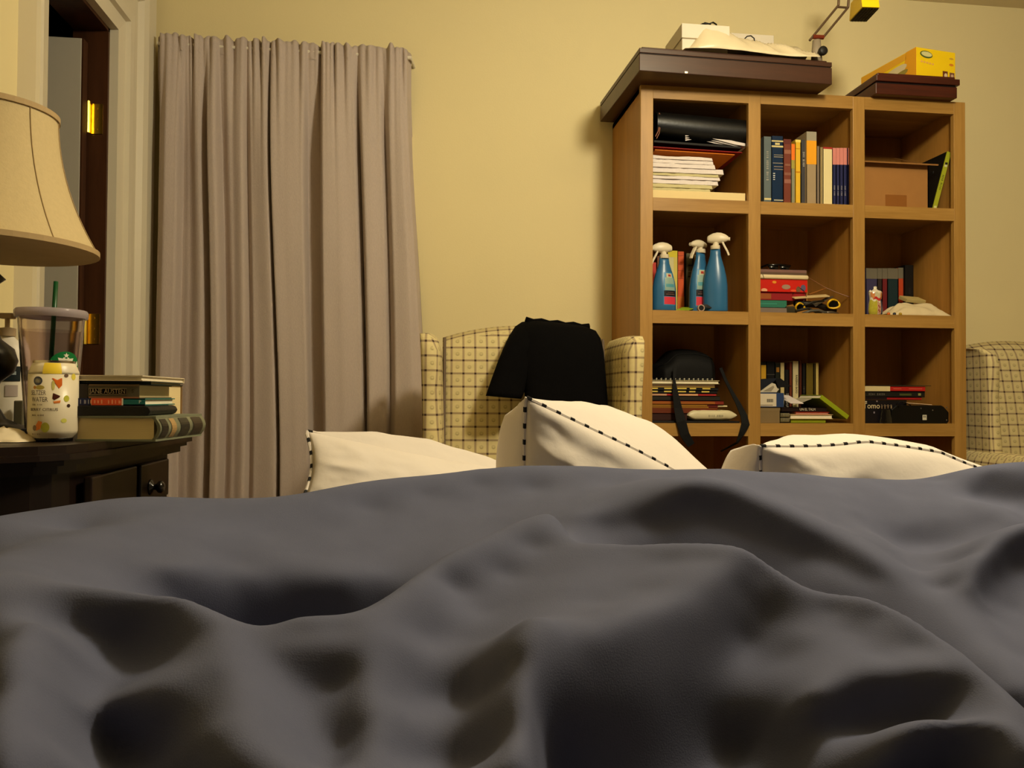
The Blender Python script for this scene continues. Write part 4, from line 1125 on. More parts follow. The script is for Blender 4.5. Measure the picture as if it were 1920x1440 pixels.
for k,(dz,ds) in enumerate(((0,0),(4,3),(8,6))):
    top_=[W(x,y+dz-3,2.735+.006*k) for x,y in P0[1:]]; bot=[W(x,min(274,y+dz+3),2.735+.006*k) for x,y in P0[1:]]
    n=len(top_); mb.add([tuple(p) for p in bot+top_]+[tuple(p+Vector((0,.16,-.006))) for p in bot+top_],[(i,i+1,n+i+1,n+i) for i in range(n-1)]+[(n+i,n+i+1,3*n+i+1,3*n+i) for i in range(n-1)])
ob=obj('loose_papers',mb,ppm); tag(ob,'curled loose white papers between the red folder and black binder','papers')
bd=thing('binder','black leather ring binder lying on top of the upper left cubby pile','binder',W(1320,250,2.76))
blk=mat('binder_leather',(.045,.045,.042),rough=.38,spec=.5,var=.15,bump=.15,bscale=120)
mb=MB(); rr=[]
for px_,pyt,pyb in ((1231,207,251),(1232,206,252),(1320,214,264),(1404,222,272),(1405,223,271)):
    a=W(px_,pyb,2.735); b=W(px_,pyt,2.735); h=(b.z-a.z)
    ring=[]
    for k in range(9):
        an=math.pi*(k/8-.5)
        ring.append((a.x,2.765-.045*math.cos(an)**.8,a.z+h*(.5+.5*math.sin(an))))
    ring+=[(a.x,2.97,b.z-.002),(a.x,2.97,a.z+.010)]
    rr.append(ring)
mb.rings(rr); obj('cover',mb,blk,bd,smooth=True,angle=50)
obj('cord',MB().tube([W(1236,212,2.73),W(1237,232,2.727),W(1234,246,2.725),W(1229,256,2.722)],.0018,6).tube([W(1238,214,2.73),W(1238,236,2.727),W(1236,250,2.725),W(1231,260,2.722)],.0015,6),mat('cord_pink',(.55,.36,.27),rough=.7),bd)

# ================================================================ row 1, middle cell: upright books
def ub(px0,px1,pyt,Y,F,col,label,marks=(),texts=(),D=.19,group=None,lean=0,pages=None,rough=.5,face='spine',pyb=380):
    """upright book by photo x range and top"""
    x0=WX(px0,Y,pyb); x1=WX(px1,Y,pyb); h=WZ((px0+px1)/2,pyt,Y)-F
    return book(label,x0,x1-.0004,Y,Y+D,F,F+h,col,'up',face,marks,texts,pages,tilt=lean,group=group,rough=rough)
G1='books in the upper middle cubby'
cr=(.80,.74,.52)
ub(1431.5,1446.5,256,2.745,F1,(.36,.40,.40),'grey blue book with white spine lettering, first in the upper middle cubby',((0,.06,0,1,(.30,.36,.38)),(.07,.10,.1,1,cr)),(('~17',.55,.5,.013,(.62,.60,.55),.85),),group=G1)
ub(1446.8,1468.5,255,2.740,F1,(.10,.17,.27),'navy book with cream bands near its top, in the upper middle cubby',((.915,.935,.0,1,cr),(.835,.86,.0,1,cr),(.87,.90,.3,.7,cr),(.72,.728,.2,1,(.6,.56,.48)),(.69,.70,.2,1,(.6,.56,.48)),(.60,.61,.1,1,(.55,.52,.48)),(.55,.56,.2,1,(.55,.5,.45)),(.51,.52,.2,1,(.55,.5,.45)),(.06,.075,.2,1,(.7,.68,.6))),(('~4',.40,.2,.012,(.8,.8,.78)),),group=G1,rough=.22)
ub(1469,1483.5,261,2.752,F1,(.44,.20,.13),'red brown book with an embossed spine, in the upper middle cubby',((.78,.84,.1,1,(.56,.36,.28)),(.34,.40,.1,1,(.56,.36,.30)),(.46,.50,.1,1,(.52,.33,.26)),(.60,.63,.2,.9,(.52,.33,.26)),(.93,1,0,1,(.36,.14,.11))),group=G1)
ub(1483.8,1491,270,2.748,F1,(.52,.52,.42),'slim book with an orange top and pale green spine',((.74,1,0,1,(.90,.45,.10)),(.60,.74,0,1,(.60,.56,.25))),group=G1)
ub(1491.3,1501.5,262,2.742,F1,(.86,.68,.20),'glossy golden yellow book in the upper middle cubby',((.96,1,0,1,(.9,.8,.4)),(.50,.52,0,1,(.75,.5,.12)),(.86,.87,0,1,(.75,.5,.12))),group=G1,rough=.15)
ub(1501.8,1512,262,2.750,F1,(.24,.23,.24),'dark slate book with small white title, in the upper middle cubby',((.01,.03,.1,.9,(.7,.68,.6)),),(('~10',.70,.5,.010,(.68,.66,.62),.9),),group=G1)
ub(1512.3,1531,247,2.738,F1,(.62,.54,.42),'tallest book, grey with a broad orange band, in the upper middle cubby',((.56,.88,.0,1,(.90,.62,.16)),(.88,1,0,1,(.60,.57,.50))),group=G1,rough=.18)
ub(1531.3,1537,274,2.755,F1,(.48,.42,.36),'thin grey brown booklet beside the tall orange banded book',(),group=G1)
ub(1537.3,1543,276,2.752,F1,(.56,.48,.32),'thin tan booklet beside the thick white book',(),group=G1)
ub(1543.3,1561,276,2.740,F1,(.86,.80,.60),'thick white book with a red top edge in the upper middle cubby',((.97,1,0,1,(.62,.16,.14)),),group=G1)
tx5=['first','second','third','fourth','fifth']
for k,(a,b) in enumerate(((1561.3,1567.8),(1568,1574.5),(1574.7,1581.2),(1581.4,1588),(1590,1597.2))):
    ub(a,b,277.5,2.748,F1,(.13,.14,.30),'navy journal with a pink top, %s from the white book'%tx5[k],((.72,1,0,1,(.80,.50,.46)),),(('~9',.28,.5,.0075,(.55,.53,.55),.9),),group='navy journals with pink tops')

# ================================================================ row 1, right cell: cardboard box, green case
cdm=mat('cardboard',(.60,.42,.22),rough=.85,var=.08,scale=20); cdi=mat('cardboard_inside',(.56,.40,.22),rough=.9)
bx_=thing('cardboard_box','open cardboard box in the upper right cubby','box',(1.73,2.85,F1))
X0=colx[2]+.003; X1=WX(1741,2.745,340); Z1=F1+.175; Yf,Yb_=2.745,3.02; tk=.004
obj('front_panel',MB().box(X0,X1,Yf,Yf+tk,F1,Z1),cdm,bx_)
obj('back_panel',MB().box(X0,X1,Yb_-tk,Yb_,F1,Z1),cdm,bx_)
obj('side_panel',MB().box(X0,X0+tk,Yf,Yb_,F1,Z1),cdm,bx_)
obj('side_panel',MB().box(X1-tk,X1,Yf,Yb_,F1,Z1),cdm,bx_)
obj('bottom_panel',MB().box(X0,X1,Yf,Yb_,F1,F1+tk),cdm,bx_)
obj('flap',MB().hexa([(X0+.02,Yf,Z1-.002),(X1,Yf,Z1-.002),(X1+.02,Yf-.028,Z1-.012),(X0+.006,Yf-.028,Z1-.010),(X0+.02,Yf,Z1+.002),(X1,Yf,Z1+.002),(X1+.02,Yf-.030,Z1-.007),(X0+.006,Yf-.030,Z1-.006)]),cdm,bx_)
obj('flap',MB().hexa([(X1-.004,Yf+.01,Z1),(X1,Yf+.01,Z1),(X1+.035,Yb_-.02,Z1+.10),(X1+.031,Yb_-.02,Z1+.10),(X1-.004,Yf+.01,Z1+.003),(X1,Yf+.01,Z1+.003),(X1+.037,Yb_-.01,Z1+.105),(X1+.033,Yb_-.01,Z1+.105)]),cdm,bx_)
obj('flap',MB().hexa([(X0+.005,Yb_-.004,Z1),(X1-.02,Yb_-.004,Z1),(X1-.03,Yb_-.03,Z1+.07),(X0+.005,Yb_-.03,Z1+.07),(X0+.005,Yb_,Z1),(X1-.02,Yb_,Z1),(X1-.03,Yb_-.026,Z1+.07),(X0+.005,Yb_-.026,Z1+.07)]),cdm,bx_)
obj('packing_tape',MB().box(WX(1660,Yf,370),WX(1700,Yf,370),Yf-.0005,Yf+.0005,F1,F1+.055),mat('tape_brown',(.52,.33,.15),rough=.3),bx_)
gb_=thing('green_binder','dark binder with a lime green spine leaning beside the cardboard box','binder',(1.93,2.8,F1))
a=W(1752,388,2.735); b=W(1780,285,2.735)
dv=Vector((0,.22,0)); ax=(b-a); ax.z=ax.z; sd=Vector((ax.z,0,-ax.x)).normalized()
a.z=F1+.002
def gslab(w0,w1,y0,y1,m_,name):
    obj(name,MB().hexa([tuple(a+sd*w0+Vector((0,y0,0))),tuple(a+sd*w1+Vector((0,y0,0))),tuple(a+sd*w1+Vector((0,y1,0))),tuple(a+sd*w0+Vector((0,y1,0))),tuple(b+sd*w0+Vector((0,y0,0))),tuple(b+sd*w1+Vector((0,y0,0))),tuple(b+sd*w1+Vector((0,y1,0))),tuple(b+sd*w0+Vector((0,y1,0)))]),m_,gb_)
gslab(-.008,.008,0,.004,cm((.60,.62,.14)),'spine'); gslab(-.008,-.005,.004,.22,cm((.07,.06,.04)),'cover'); gslab(.005,.008,.004,.22,cm((.07,.06,.04)),'cover'); gslab(-.004,.004,.01,.21,pagem2,'pages')
for f,cc in ((.05,(.80,.78,.55)),(.80,(.12,.12,.08)),(.76,(.75,.75,.6))):
    c_=a+(b-a)*f; obj('spine_print',MB().box(c_.x-.005,c_.x+.005,2.7344,2.7352,c_.z-.004,c_.z+.004),cm(cc),gb_)
Ft=face_M(a+(b-a)*.45+Vector((0,-.0008,0)),-(b-a),sd); obj('title',text_mb('~11',.010,Ft),cm((.34,.36,.10)),gb_)
xq=WX(1741,2.80,330)
rbox('dark_book','black book standing upright behind the green binder','book',xq+.012,xq+.020,2.79,3.0,F1,F1+.165,cm((.04,.04,.03)),.001)

# ================================================================ row 2, left cell: spray bottles, books
blu=mat('spray_blue',(.16,.37,.53),rough=.3,spec=.5,var=.04)
spw=mat('spray_head',(.84,.79,.68),rough=.35,spec=.4,var=.02)
def spray(label,pc,Y,pyt_shoulder,pytop,rot,base_px,lab_a):
    x=WX(pc,Y,560); t=thing('spray_bottle',label,'spray bottle',(x,Y,F2),group='blue spray bottles in the middle left cubby')
    h=WZ(pc,pyt_shoulder,Y)-F2; w=base_px*Y*1.02/1480/2
    prof=[(.84,0),(.97,.012),(1,.03),(.99,.12),(.98,.28),(.97,.42),(.88,.56),(.72,.70),(.54,.82),(.43,.90),(.42,.95),(.40,.955),(.40,1.0)]
    M=Matrix.Translation((x,Y,F2))@Matrix.Rotation(rot,4,'Z')
    obj('body',MB().lathe([(r*w,z*h) for r,z in prof],32,sy=.62,M=M),blu,t,smooth=True)
    # neck collar and trigger head
    H=WZ(pc,pytop,Y)-F2
    k=(H-h)
    hd=obj('collar',MB().lathe([(.36*w,h-.002),(.38*w,h),(.38*w,h+.012),(.30*w,h+.013)],20,M=M),spw,t,smooth=True,angle=40)
    # head: rounded hood
    mb=MB(); rr=[]
    for f in (0,.08,.25,.45,.65,.85,.96,1):
        xx=-.028+.075*f; s=math.sin(math.pi*min(.97,max(.06,f*.86+.10)))**.6
        rr.append([(xx,.014*s*math.cos(2*math.pi*j/14),h+k*.56+k*.44*s*math.sin(2*math.pi*j/14)*(1 if math.sin(2*math.pi*j/14)>0 else .55)) for j in range(14)])
    mb.rings(rr); mb.tube([(.0,0,h+.005),(.004,0,h+k*.5)],[.011,.010],12); mb.xf(M); obj('sprayer_head',mb,spw,t,smooth=True,angle=70)
    mb=MB().tube([(.040,0,h+k*.56),(.052,0,h+k*.56)],.0065,10); mb.xf(M); obj('nozzle',mb,spw,t,smooth=True,angle=50)
    mb=MB().strap([(.024,0,h+k*.45),(.032,0,h+k*.15),(.042,0,h-.010),(.048,0,h-.026)],[.014,.014,.013,.011],.007,(0,1,0)); mb.xf(M)
    obj('trigger',mb,spw,t,bevel=.0015)
    # label
    if lab_a is not None:
        def lp(z0,z1,wd,c,lift=.0006,sh=0):
            def f(u,v):
                zf=z0+(z1-z0)*v
                rr_=w*np.interp(zf,[p[1] for p in prof],[p[0] for p in prof])
                a=lab_a+(u-.5)*2*wd
                return tuple(M@Vector(((rr_+lift)*math.cos(a),(rr_*.62+lift)*math.sin(a),zf*h)))
            obj('label_print',MB().grid(f,12,6),cm(c,.4),t)
        lp(.10,.72,.62,(.20,.48,.66)); lp(.38,.62,.50,(.52,.62,.58),.001); lp(.62,.70,.34,(.72,.70,.58),.001); lp(.64,.68,.16,(.62,.22,.18),.0014)
        lp(.44,.50,.42,(.30,.55,.60),.0014); lp(.27,.375,.58,(.10,.07,.08),.001); lp(.30,.315,.4,(.40,.28,.26),.0014); lp(.335,.345,.3,(.40,.28,.26),.0014); lp(.12,.26,.56,(.78,.20,.26),.001)
    return t
spray('blue spray bottle at the left side of the middle left cubby',1245,2.742,484,454,R(180),47,R(-68-180))
spray('blue spray bottle half hidden behind the tallest one',1313,2.80,474,450,R(205),52,R(-85-205))
spray('tallest blue spray bottle, nearest the front of the middle left cubby',1341,2.742,467,436,R(-25),47,None)
G2='books behind the blue spray bottles'
ub(1222,1231,492,2.90,F2,(.72,.18,.12),'red book at the far left behind the blue spray bottles',group=G2,D=.14,pyb=560)
ub(1231.5,1238,480,2.90,F2,(.45,.25,.10),'brown book behind the left blue spray bottle',group=G2,D=.14,pyb=560)
ub(1252,1270,470,2.885,F2,(.80,.76,.55),'white book with a yellow top behind the left spray bottle',((.90,1,0,1,(.86,.78,.15)),(.0,.9,.62,1,(.82,.74,.35))),group=G2,D=.15,pyb=560)
ub(1270.5,1283,471.5,2.885,F2,(.82,.33,.12),'orange book between the blue spray bottles',((.93,.935,0,1,(.6,.2,.08)),(.80,.805,0,1,(.6,.2,.08)),(.70,.705,0,1,(.6,.2,.08)),(.58,.585,0,1,(.6,.2,.08)),(0,.3,0,1,(.80,.42,.12))),group=G2,D=.15,pyb=560)
ub(1286,1299,475,2.89,F2,(.36,.33,.20),'olive grey book with dark bands behind the spray bottles',((.80,.82,.3,1,(.1,.09,.06)),(.70,.72,.3,1,(.55,.5,.4)),(.62,.64,.3,1,(.1,.09,.06))),group=G2,D=.15,pyb=560)
ub(1301,1311,478,2.89,F2,(.55,.42,.12),'mustard book behind the half hidden spray bottle',group=G2,D=.15,pyb=560)
q=W(1290,580,2.735)
go=obj('green_card',MB().hexa([(WX(1268,2.728,580),2.728,F2+.004),(WX(1292,2.728,580),2.728,F2+.004),(WX(1306,2.80,575),2.80,F2+.022),(WX(1280,2.80,575),2.80,F2+.022),(WX(1268,2.728,580),2.728,F2+.006),(WX(1292,2.728,580),2.728,F2+.006),(WX(1306,2.80,575),2.80,F2+.024),(WX(1280,2.80,575),2.80,F2+.024)]),cm((.52,.62,.10)))
tag(go,'bright green card lying in front of the blue spray bottles','card')
sx_=WX(1318,2.722,580)
so=thing('tape_roll','small black tape roll with a pale rim before the spray bottles','tape',(sx_,2.722,F2))
Ms=Matrix.Translation((sx_-.008,2.722,F2+.0125))@Matrix.Rotation(R(90),4,'X')@Matrix.Rotation(R(0),4,'Y')
obj('rim',MB().lathe([(.0095,-.006),(.0125,-.006),(.0125,.006),(.0095,.006),(.0095,-.006)],20,M=Ms),cm((.68,.58,.50)),so)
obj('core',MB().lathe([(0,-.004),(.0095,-.004),(.0095,.004),(0,.004)],20,M=Ms),cm((.04,.03,.03)),so)
obj('loose_end',MB().strap([(sx_,2.722,F2+.022),(sx_+.014,2.722,F2+.020),(sx_+.032,2.722,F2+.014)],[.010,.014,.003],.002,(0,.3,1)),cm((.04,.03,.03)),so)

# ================================================================ row 2, middle cell
G3='flat pile in the centre cubby'
xm=colx[1]+.002
def fb(label,px1,pyb,pyt,Y,F,col,D=.2,face='spine',marks=(),texts=(),x0=None,rz=0,group=None,pages=None,px0=None,name='book',zb=None):
    x1=WX(px1,Y,pyb); xx0=WX(px0,Y,pyb) if px0 else (x0 if x0 is not None else xm)
    z0=zb if zb is not None else WZ(px1,pyb,Y); z1=WZ(px1,pyt,Y)
    return book(label,xx0,x1,Y,Y+D,z0,z1,col,'flat',face,marks,texts,pages,rz=rz,group=group,name=name), z1
o_,z=fb('grey magazine at the bottom of the centre cubby pile',1478,587,577,2.75,F2,(.46,.40,.36),zb=F2,group=G3)
o_,z=fb('teal green book low in the centre cubby pile',1475,577,563,2.76,F2,(.16,.42,.34),zb=z,group=G3,marks=((.1,.7,.4,.6,(.2,.5,.42)),))
rd=mat('game_red',(.76,.13,.08),rough=.4,var=.1,scale=30)
g1=thing('red_box','dark red box low in the centre cubby pile','box',(1.3,2.85,z)); x1=WX(1512,2.77,555); z1=WZ(1512,549,2.77)
obj('carton',MB().box(xm,x1,2.77,2.97,z,z1),cm((.55,.08,.10)),g1,bevel=.001)
obj('print',MB().box(xm+.005,xm+.07,2.7694,2.7702,z+.005,z1-.006),cm((.58,.30,.12)),g1)
z=z1
g2=thing('red_box','bright red game box with colourful prints in the centre cubby pile','box',(1.3,2.85,z)); x1=WX(1514,2.762,535); z1=WZ(1514,525,2.762)
obj('carton',MB().box(xm,x1,2.762,2.97,z,z1),rd,g2,bevel=.001)
def gpr(px,py,a,b,c): 
    q=W(px,py,2.7612); obj('print',MB().add([(q.x+u,2.7612,min(z1-.001,max(z+.001,q.z+v))) for u,v in ell(0,0,a,b,16)],[tuple(range(16))]),cm(c),g2)
gpr(1433,544,.012,.007,(.86,.62,.46)); gpr(1474,538,.017,.009,(.60,.48,.40)); gpr(1506,540,.010,.012,(.34,.32,.42)); gpr(1452,529,.008,.005,(.86,.55,.14)); gpr(1497,543,.009,.012,(.42,.30,.20)); gpr(1488,545,.012,.004,(.86,.30,.16))
z=z1
g3=thing('white_box','flat white box with a rounded end in the centre cubby pile','box',(1.3,2.84,z)); x1=WX(1517,2.755,520); z1=z+.0165
mb=MB().box(xm,x1,2.755,2.96,z,z1); obj('carton',mb,cm((.84,.76,.60)),g3,bevel=.006,seg=3,smooth=True)
obj('tie',MB().tube([(xm+.030,2.7545,z1+.001),(xm+.033,2.7540,z+.008),(xm+.036,2.7545,z)],.001,5),cm((.2,.2,.1)),g3)
z=z1
o_,z=fb('mauve brown flat book on top of the centre cubby pile',1512,0,506,2.765,F2,(.46,.33,.30),zb=z,group=G3,marks=((0,1,0,.45,(.34,.26,.20)),))
# sunglasses
sg=thing('sunglasses','black sunglasses lying on the centre cubby pile','sunglasses',W(1455,498,2.80))
gb2=mat('gloss_black',(.03,.028,.03),rough=.08,spec=.6)
xs=WX(1455,2.80,497)
for s in (-1,1):
    obj('lens',MB().lathe([(0,-.003),(.018,-.002),(.020,0),(.018,.003),(0,.004)],20,M=Matrix.Translation((xs+.012+s*.022,2.80,z+.0135))@Matrix.Rotation(R(70),4,'X'),sy=.66),gb2,sg,smooth=True)
obj('frame',MB().tube([(xs-.045,2.83,z+.016),(xs-.036,2.80,z+.020),(xs+.010,2.797,z+.022),(xs+.055,2.80,z+.019),(xs+.056,2.83,z+.012)],.0042,8),gb2,sg,smooth=True)
for s in (-1,1): obj('temple',MB().tube([(xs+.005+s*.050,2.82,z+.016),(xs+.005+s*.048,2.88,z+.010),(xs-s*.02,2.90,z+.005)],.003,6),gb2,sg,smooth=True)
# tools heap on the right
ymt=mat('tool_yellow',(.86,.68,.08),rough=.35,spec=.5); dkt=mat('tool_dark',(.12,.10,.07),rough=.5); mtl=mat('tool_metal',(.45,.42,.38),rough=.3,metal=.8)
lo_=thing('goggles','yellow rimmed dark goggles in the heap of the centre cubby','goggles',(1.44,2.74,F2))
for pc,py,w_,h_ in ((1563,570,.023,.016),(1500,575,.016,.013)):
    q=W(pc,py,2.745)
    ri=MB(); 
    ri.tube([(q.x+w_*math.cos(a),2.745+.006*math.sin(a*2),max(F2+.004,q.z)+h_*math.sin(a)) for a in [2*math.pi*i/20 for i in range(21)]],.0038,8); obj('rim',ri,ymt,lo_,smooth=True)
    obj('lens',MB().add([(q.x+w_*.95*math.cos(a),2.747,max(F2+.004,q.z)+h_*.95*math.sin(a)) for a in [2*math.pi*i/20 for i in range(20)]],[tuple(range(20))]),gb2,lo_)
obj('bridge',MB().tube([W(1505,574,2.745),W(1525,566,2.748),W(1545,564,2.748)],.004,8),dkt,lo_,smooth=True)
pl=thing('pliers','dark pliers lying at the front of the centre cubby heap','pliers',(1.40,2.735,F2))
obj('handle',MB().tube([W(1492,583,2.735),W(1515,578,2.735),W(1530,585,2.735),W(1540,588,2.735)],.005,8),dkt,pl,smooth=True)
obj('handle',MB().tube([W(1505,588,2.73),W(1520,583,2.73),W(1535,582,2.73),W(1550,587,2.73)],.005,8),mat('tool_grey',(.30,.29,.26),rough=.4),pl,smooth=True)
obj('jaw',MB().tube([W(1540,587,2.733),W(1560,586,2.735),W(1572,588,2.738)],[.007,.006,.003],8),mtl,pl,smooth=True)
mt_=thing('multitool','dark metal multitool in the middle of the centre cubby heap','tool',(1.42,2.77,F2))
obj('body',MB().tube([W(1490,568,2.775),W(1535,572,2.775),W(1566,585,2.77)],.012,8),dkt,mt_,smooth=True)
obj('blade',MB().strap([W(1527,573,2.76),W(1550,560,2.765),W(1562,556,2.77)],[.012,.010,.004],.002,(0,.5,1)),mtl,mt_)
rbox('dark_pouch','dark olive pouch beside the pile in the centre cubby','pouch',WX(1470,2.765,575),WX(1492,2.765,575),2.748,2.82,F2,F2+.030,mat('pouch_olive',(.19,.17,.11),rough=.9),.008,seg=3,smooth=True)
slab('cream_ruler','short cream ruler resting on the centre cubby heap','ruler',1490,561,1556,557,2.75,.03,.0045,cm((.78,.68,.48)),.01)
ch=obj('chopsticks',MB().tube([W(1517,552,2.79),W(1548,541,2.80)],.0025,6),cm((.58,.36,.14))); tag(ch,'short wooden stick propped in the centre cubby heap','stick')
ch=obj('antenna_rod',MB().tube([W(1512,518,2.80),W(1545,538,2.79),W(1570,549,2.77),W(1601,560,2.74)],[.001,.0012,.0018,.002],6),cm((.50,.32,.20))); tag(ch,'thin rod slanting down to the right in the centre cubby','rod')
ch=obj('wire',MB().tube([W(1486,552,2.765),W(1497,538,2.762),W(1507,545,2.76),W(1512,556,2.758),W(1506,566,2.755)],.0012,5),cm((.15,.10,.08))); tag(ch,'thin dark wire curling over the red game box','wire')

# ================================================================ row 2, right cell
G4='books in the middle right cubby'
gt=(.44,.41,.34)
def colr(px0,px1,pyt,c,label,Y=2.93): ub(px0,px1,pyt,Y,F2,c,label,((.80,1,0,1,gt),(.0,.12,0,1,(.36,.28,.24))),group=G4,D=.11,pyb=560)
colr(1624,1645,503,(.24,.22,.34),'purple spined book with grey top in the middle right cubby')
colr(1645.3,1654,503,(.20,.16,.14),'slim dark book beside the purple one')
colr(1654.3,1664,503,(.44,.13,.14),'crimson book with grey top in the middle right cubby')
colr(1664.3,1684,503,(.10,.18,.19),'dark teal book with grey top in the middle right cubby')
colr(1684.3,1696,502,(.72,.26,.12),'orange red book with grey top in the middle right cubby')
ub(1696.3,1713,497,2.92,F2,(.045,.038,.035),'tall black book at the end of the middle right row',((0.02,.98,.05,.1,(.10,.09,.08)),),(('~6',.5,.55,.011,(.22,.20,.18)),),group=G4,D=.12,pyb=560)
# painted ceramic pitcher
fx=WX(1641,2.75,570)
fg=thing('ceramic_figurine','small glazed ceramic ornament painted yellow, blue and red','figurine',(fx,2.75,F2))
glz=mat('ceramic_cream',(.84,.80,.70),rough=.12,spec=.6,var=.04)
obj('body',MB().lathe([(.020,0),(.025,.008),(.027,.022),(.025,.045),(.022,.060),(.0235,.075),(.026,.088),(.020,.093),(.010,.096),(.006,.102),(.007,.108),(0,.111)],28,(fx,2.75,F2),sy=.7),glz,fg,smooth=True)
def fgp(a0,a1,z0,z1,c,lift=.0012):
    def f(u,v):
        z=z0+(z1-z0)*v+.004*math.sin(u*7); rr=np.interp(z,[0,.008,.022,.045,.060,.075,.088,.093],[.020,.025,.027,.025,.022,.0235,.026,.020])+lift; a=R(a0+(a1-a0)*u)
        return (fx+rr*math.cos(a),2.75+rr*.7*math.sin(a),F2+max(.001,z))
    obj('painted_patch',MB().grid(f,12,8),mat('glaze_%d_%d'%(a0,int(z0*1000)),c,rough=.12,spec=.6,var=.25,scale=120),fg,smooth=True)
fgp(-170,-95,.002,.056,(.66,.62,.20)); fgp(-60,-15,.002,.058,(.16,.18,.32)); fgp(-95,-62,.004,.050,(.72,.56,.46)); fgp(-130,-50,.058,.068,(.72,.18,.16)); fgp(-155,-115,.066,.084,(.80,.52,.30)); fgp(-62,-30,.066,.084,(.78,.50,.26)); fgp(-112,-66,.068,.086,(.78,.74,.60)); fgp(-90,-70,.030,.036,(.55,.15,.14),.002); fgp(-90,-70,.014,.020,(.55,.15,.14),.002)
obj('ear',MB().lathe([(.005,0),(.006,.005),(0,.012)],12,(fx-.021,2.748,F2+.085)),glz,fg,smooth=True)
# white gloves / cloth
clm=mat('cloth_white',(.80,.73,.58),rough=.95,var=.06,scale=30,bump=.3,bscale=120)
gx0=WX(1663,2.75,580); gx1=WX(1780,2.75,580)
def glove(u,v):
    x=gx0+(gx1-gx0)*u+.006*math.sin(v*5)
    h=.012+.046*smooth(u/.3)*(1-smooth((u-.75)/.25))
    t=(1-abs(2*v-1)**2.5)
    return (x,2.728+.13*v+.006*nz3(u*6,v*2,5),F2+.0015+h*t*(.8+.3*nz3(u*5,v*6,2))+.006*t*abs(nz3(u*4,v*11,9)))
wg=obj('white_cloth',MB().grid(glove,54,26),clm,smooth=True); tag(wg,'rumpled white cloth gloves at the front of the middle right cubby','cloth')
wg.modifiers.new('thickness','SOLIDIFY').thickness=.0015
for k,(a,b) in enumerate((((1752,571),(1760,572)),((1764,574),(1768,577)),((1770,580),(1773,583)))):
    pass
slab('envelope','cream envelope leaning behind the white gloves','envelope',1699,567,1735,570,2.86,.05,.014,cm((.74,.66,.42)),.02)
rbox('mauve_pad','dusky mauve pad lying under the white gloves','pad',WX(1661,2.86,575),WX(1708,2.86,575),2.86,2.925,F2,F2+.030,cm((.42,.31,.29)),.002)
tk_=[((.75,.35,.10),'orange'),((.18,.20,.25),'dark blue'),((.66,.54,.12),'mustard')]
for k,(c,nm) in enumerate(tk_):
    xk=WX(1664+11*k,2.735,588); oo=obj('marble',MB().lathe([(.0001,-.006)]+[(.006*math.sin(math.pi*i/8),-.006*math.cos(math.pi*i/8)) for i in range(1,8)]+[(.0001,.006)],14,(xk,2.728,F2+.006)),mat('marble_%d'%k,c,rough=.15,spec=.6),smooth=True)
    tag(oo,'tiny %s bead on the shelf beside the ceramic ornament'%nm,'bead',group='tiny beads on the shelf')

# ================================================================ row 3, left cell
G5='flat pile in the lower left cubby'
xm=colx[0]+.002
z=F3
rbox('black_mat','thin black tray under the pile in the lower left cubby','tray',xm,WX(1386,2.715,795),2.712,2.98,F3,F3+.007,cm((.05,.04,.04)),.001)
z+=.0072
def nb(h,px1,col,label,Y=2.735,face='spine',marks=(),texts=(),pages=None,rz=0,name='book'):
    global z
    t=book(label,xm,WX(px1,Y,750),Y,Y+.21,z,z+h,col,'flat',face,marks,texts,pages,rz=rz,group=G5,name=name); z+=h
nb(.026,1288,(.20,.09,.07),'dark maroon book at the bottom of the lower left cubby pile')
z1=z
nb(.020,1345,(.40,.17,.07),'rust brown book low in the lower left cubby pile',marks=((0,1,.8,1,(.45,.22,.08)),))
nb(.012,1346,(.34,.09,.05),'dark red book with golden bands in the lower left cubby pile',marks=((0,.86,.1,.42,(.60,.42,.12)),(0,.84,.58,.95,(.60,.42,.12))))
nb(.014,1357,(.46,.14,.08),'wide brick red book in the lower left cubby pile',marks=((0,.88,.15,.8,(.58,.32,.10)),))
nb(.017,1350,(.13,.11,.08),'charcoal book in the lower left cubby pile')
ylw=(.84,.74,.34)
def dashes(n,c,b0,b1): return tuple((.02+.93*k/n,.02+.93*(k+.62+.25*((k*7)%3-1)*.5)/n,b0,b1,c) for k in range(n))
nb(.0085,1343,(.66,.16,.15),'red and cream spined magazine in the lower left cubby pile',marks=((0,.25,.15,.85,(.78,.58,.46)),(.42,.72,.15,.85,(.85,.62,.45))))
nb(.011,1345,(.05,.04,.04),'black magazine with a yellow lettered spine, lower of two',marks=dashes(5,ylw,.45,.85))
nb(.011,1347,(.06,.05,.05),'black magazine with a yellow lettered spine, upper of two',marks=dashes(5,ylw,.45,.85))
nb(.013,1340,(.36,.28,.18),'tan brown notebook above the two black magazines',marks=((.0,1,0,.25,(.62,.50,.22)),))
nb(.013,1349,(.70,.66,.50),'cream notepad under the spiral bound book',face='pages',pages=pagem2)
sb_=thing('spiral_notebook','black spiral bound notebook on top of the lower left cubby pile','notebook',(1.0,2.83,z),group=None)
x1=WX(1338,2.735,695)
obj('cover',MB().box(xm,x1,2.742,2.95,z,z+.0035),cm((.06,.05,.05)),sb_)
nco=14
for k in range(nco):
    xx=xm+.006+(x1-xm-.012)*k/(nco-1)
    obj('coil',MB().tube([(xx+.004*math.sin(a)*.6+.003*(a/6.28),2.742+.0045*math.cos(a)-.001,z+.0022+.0048*math.sin(a)) for a in [i*.7 for i in range(9)]],.0011,5),cm((.80,.78,.70)),sb_)
z+=.0036
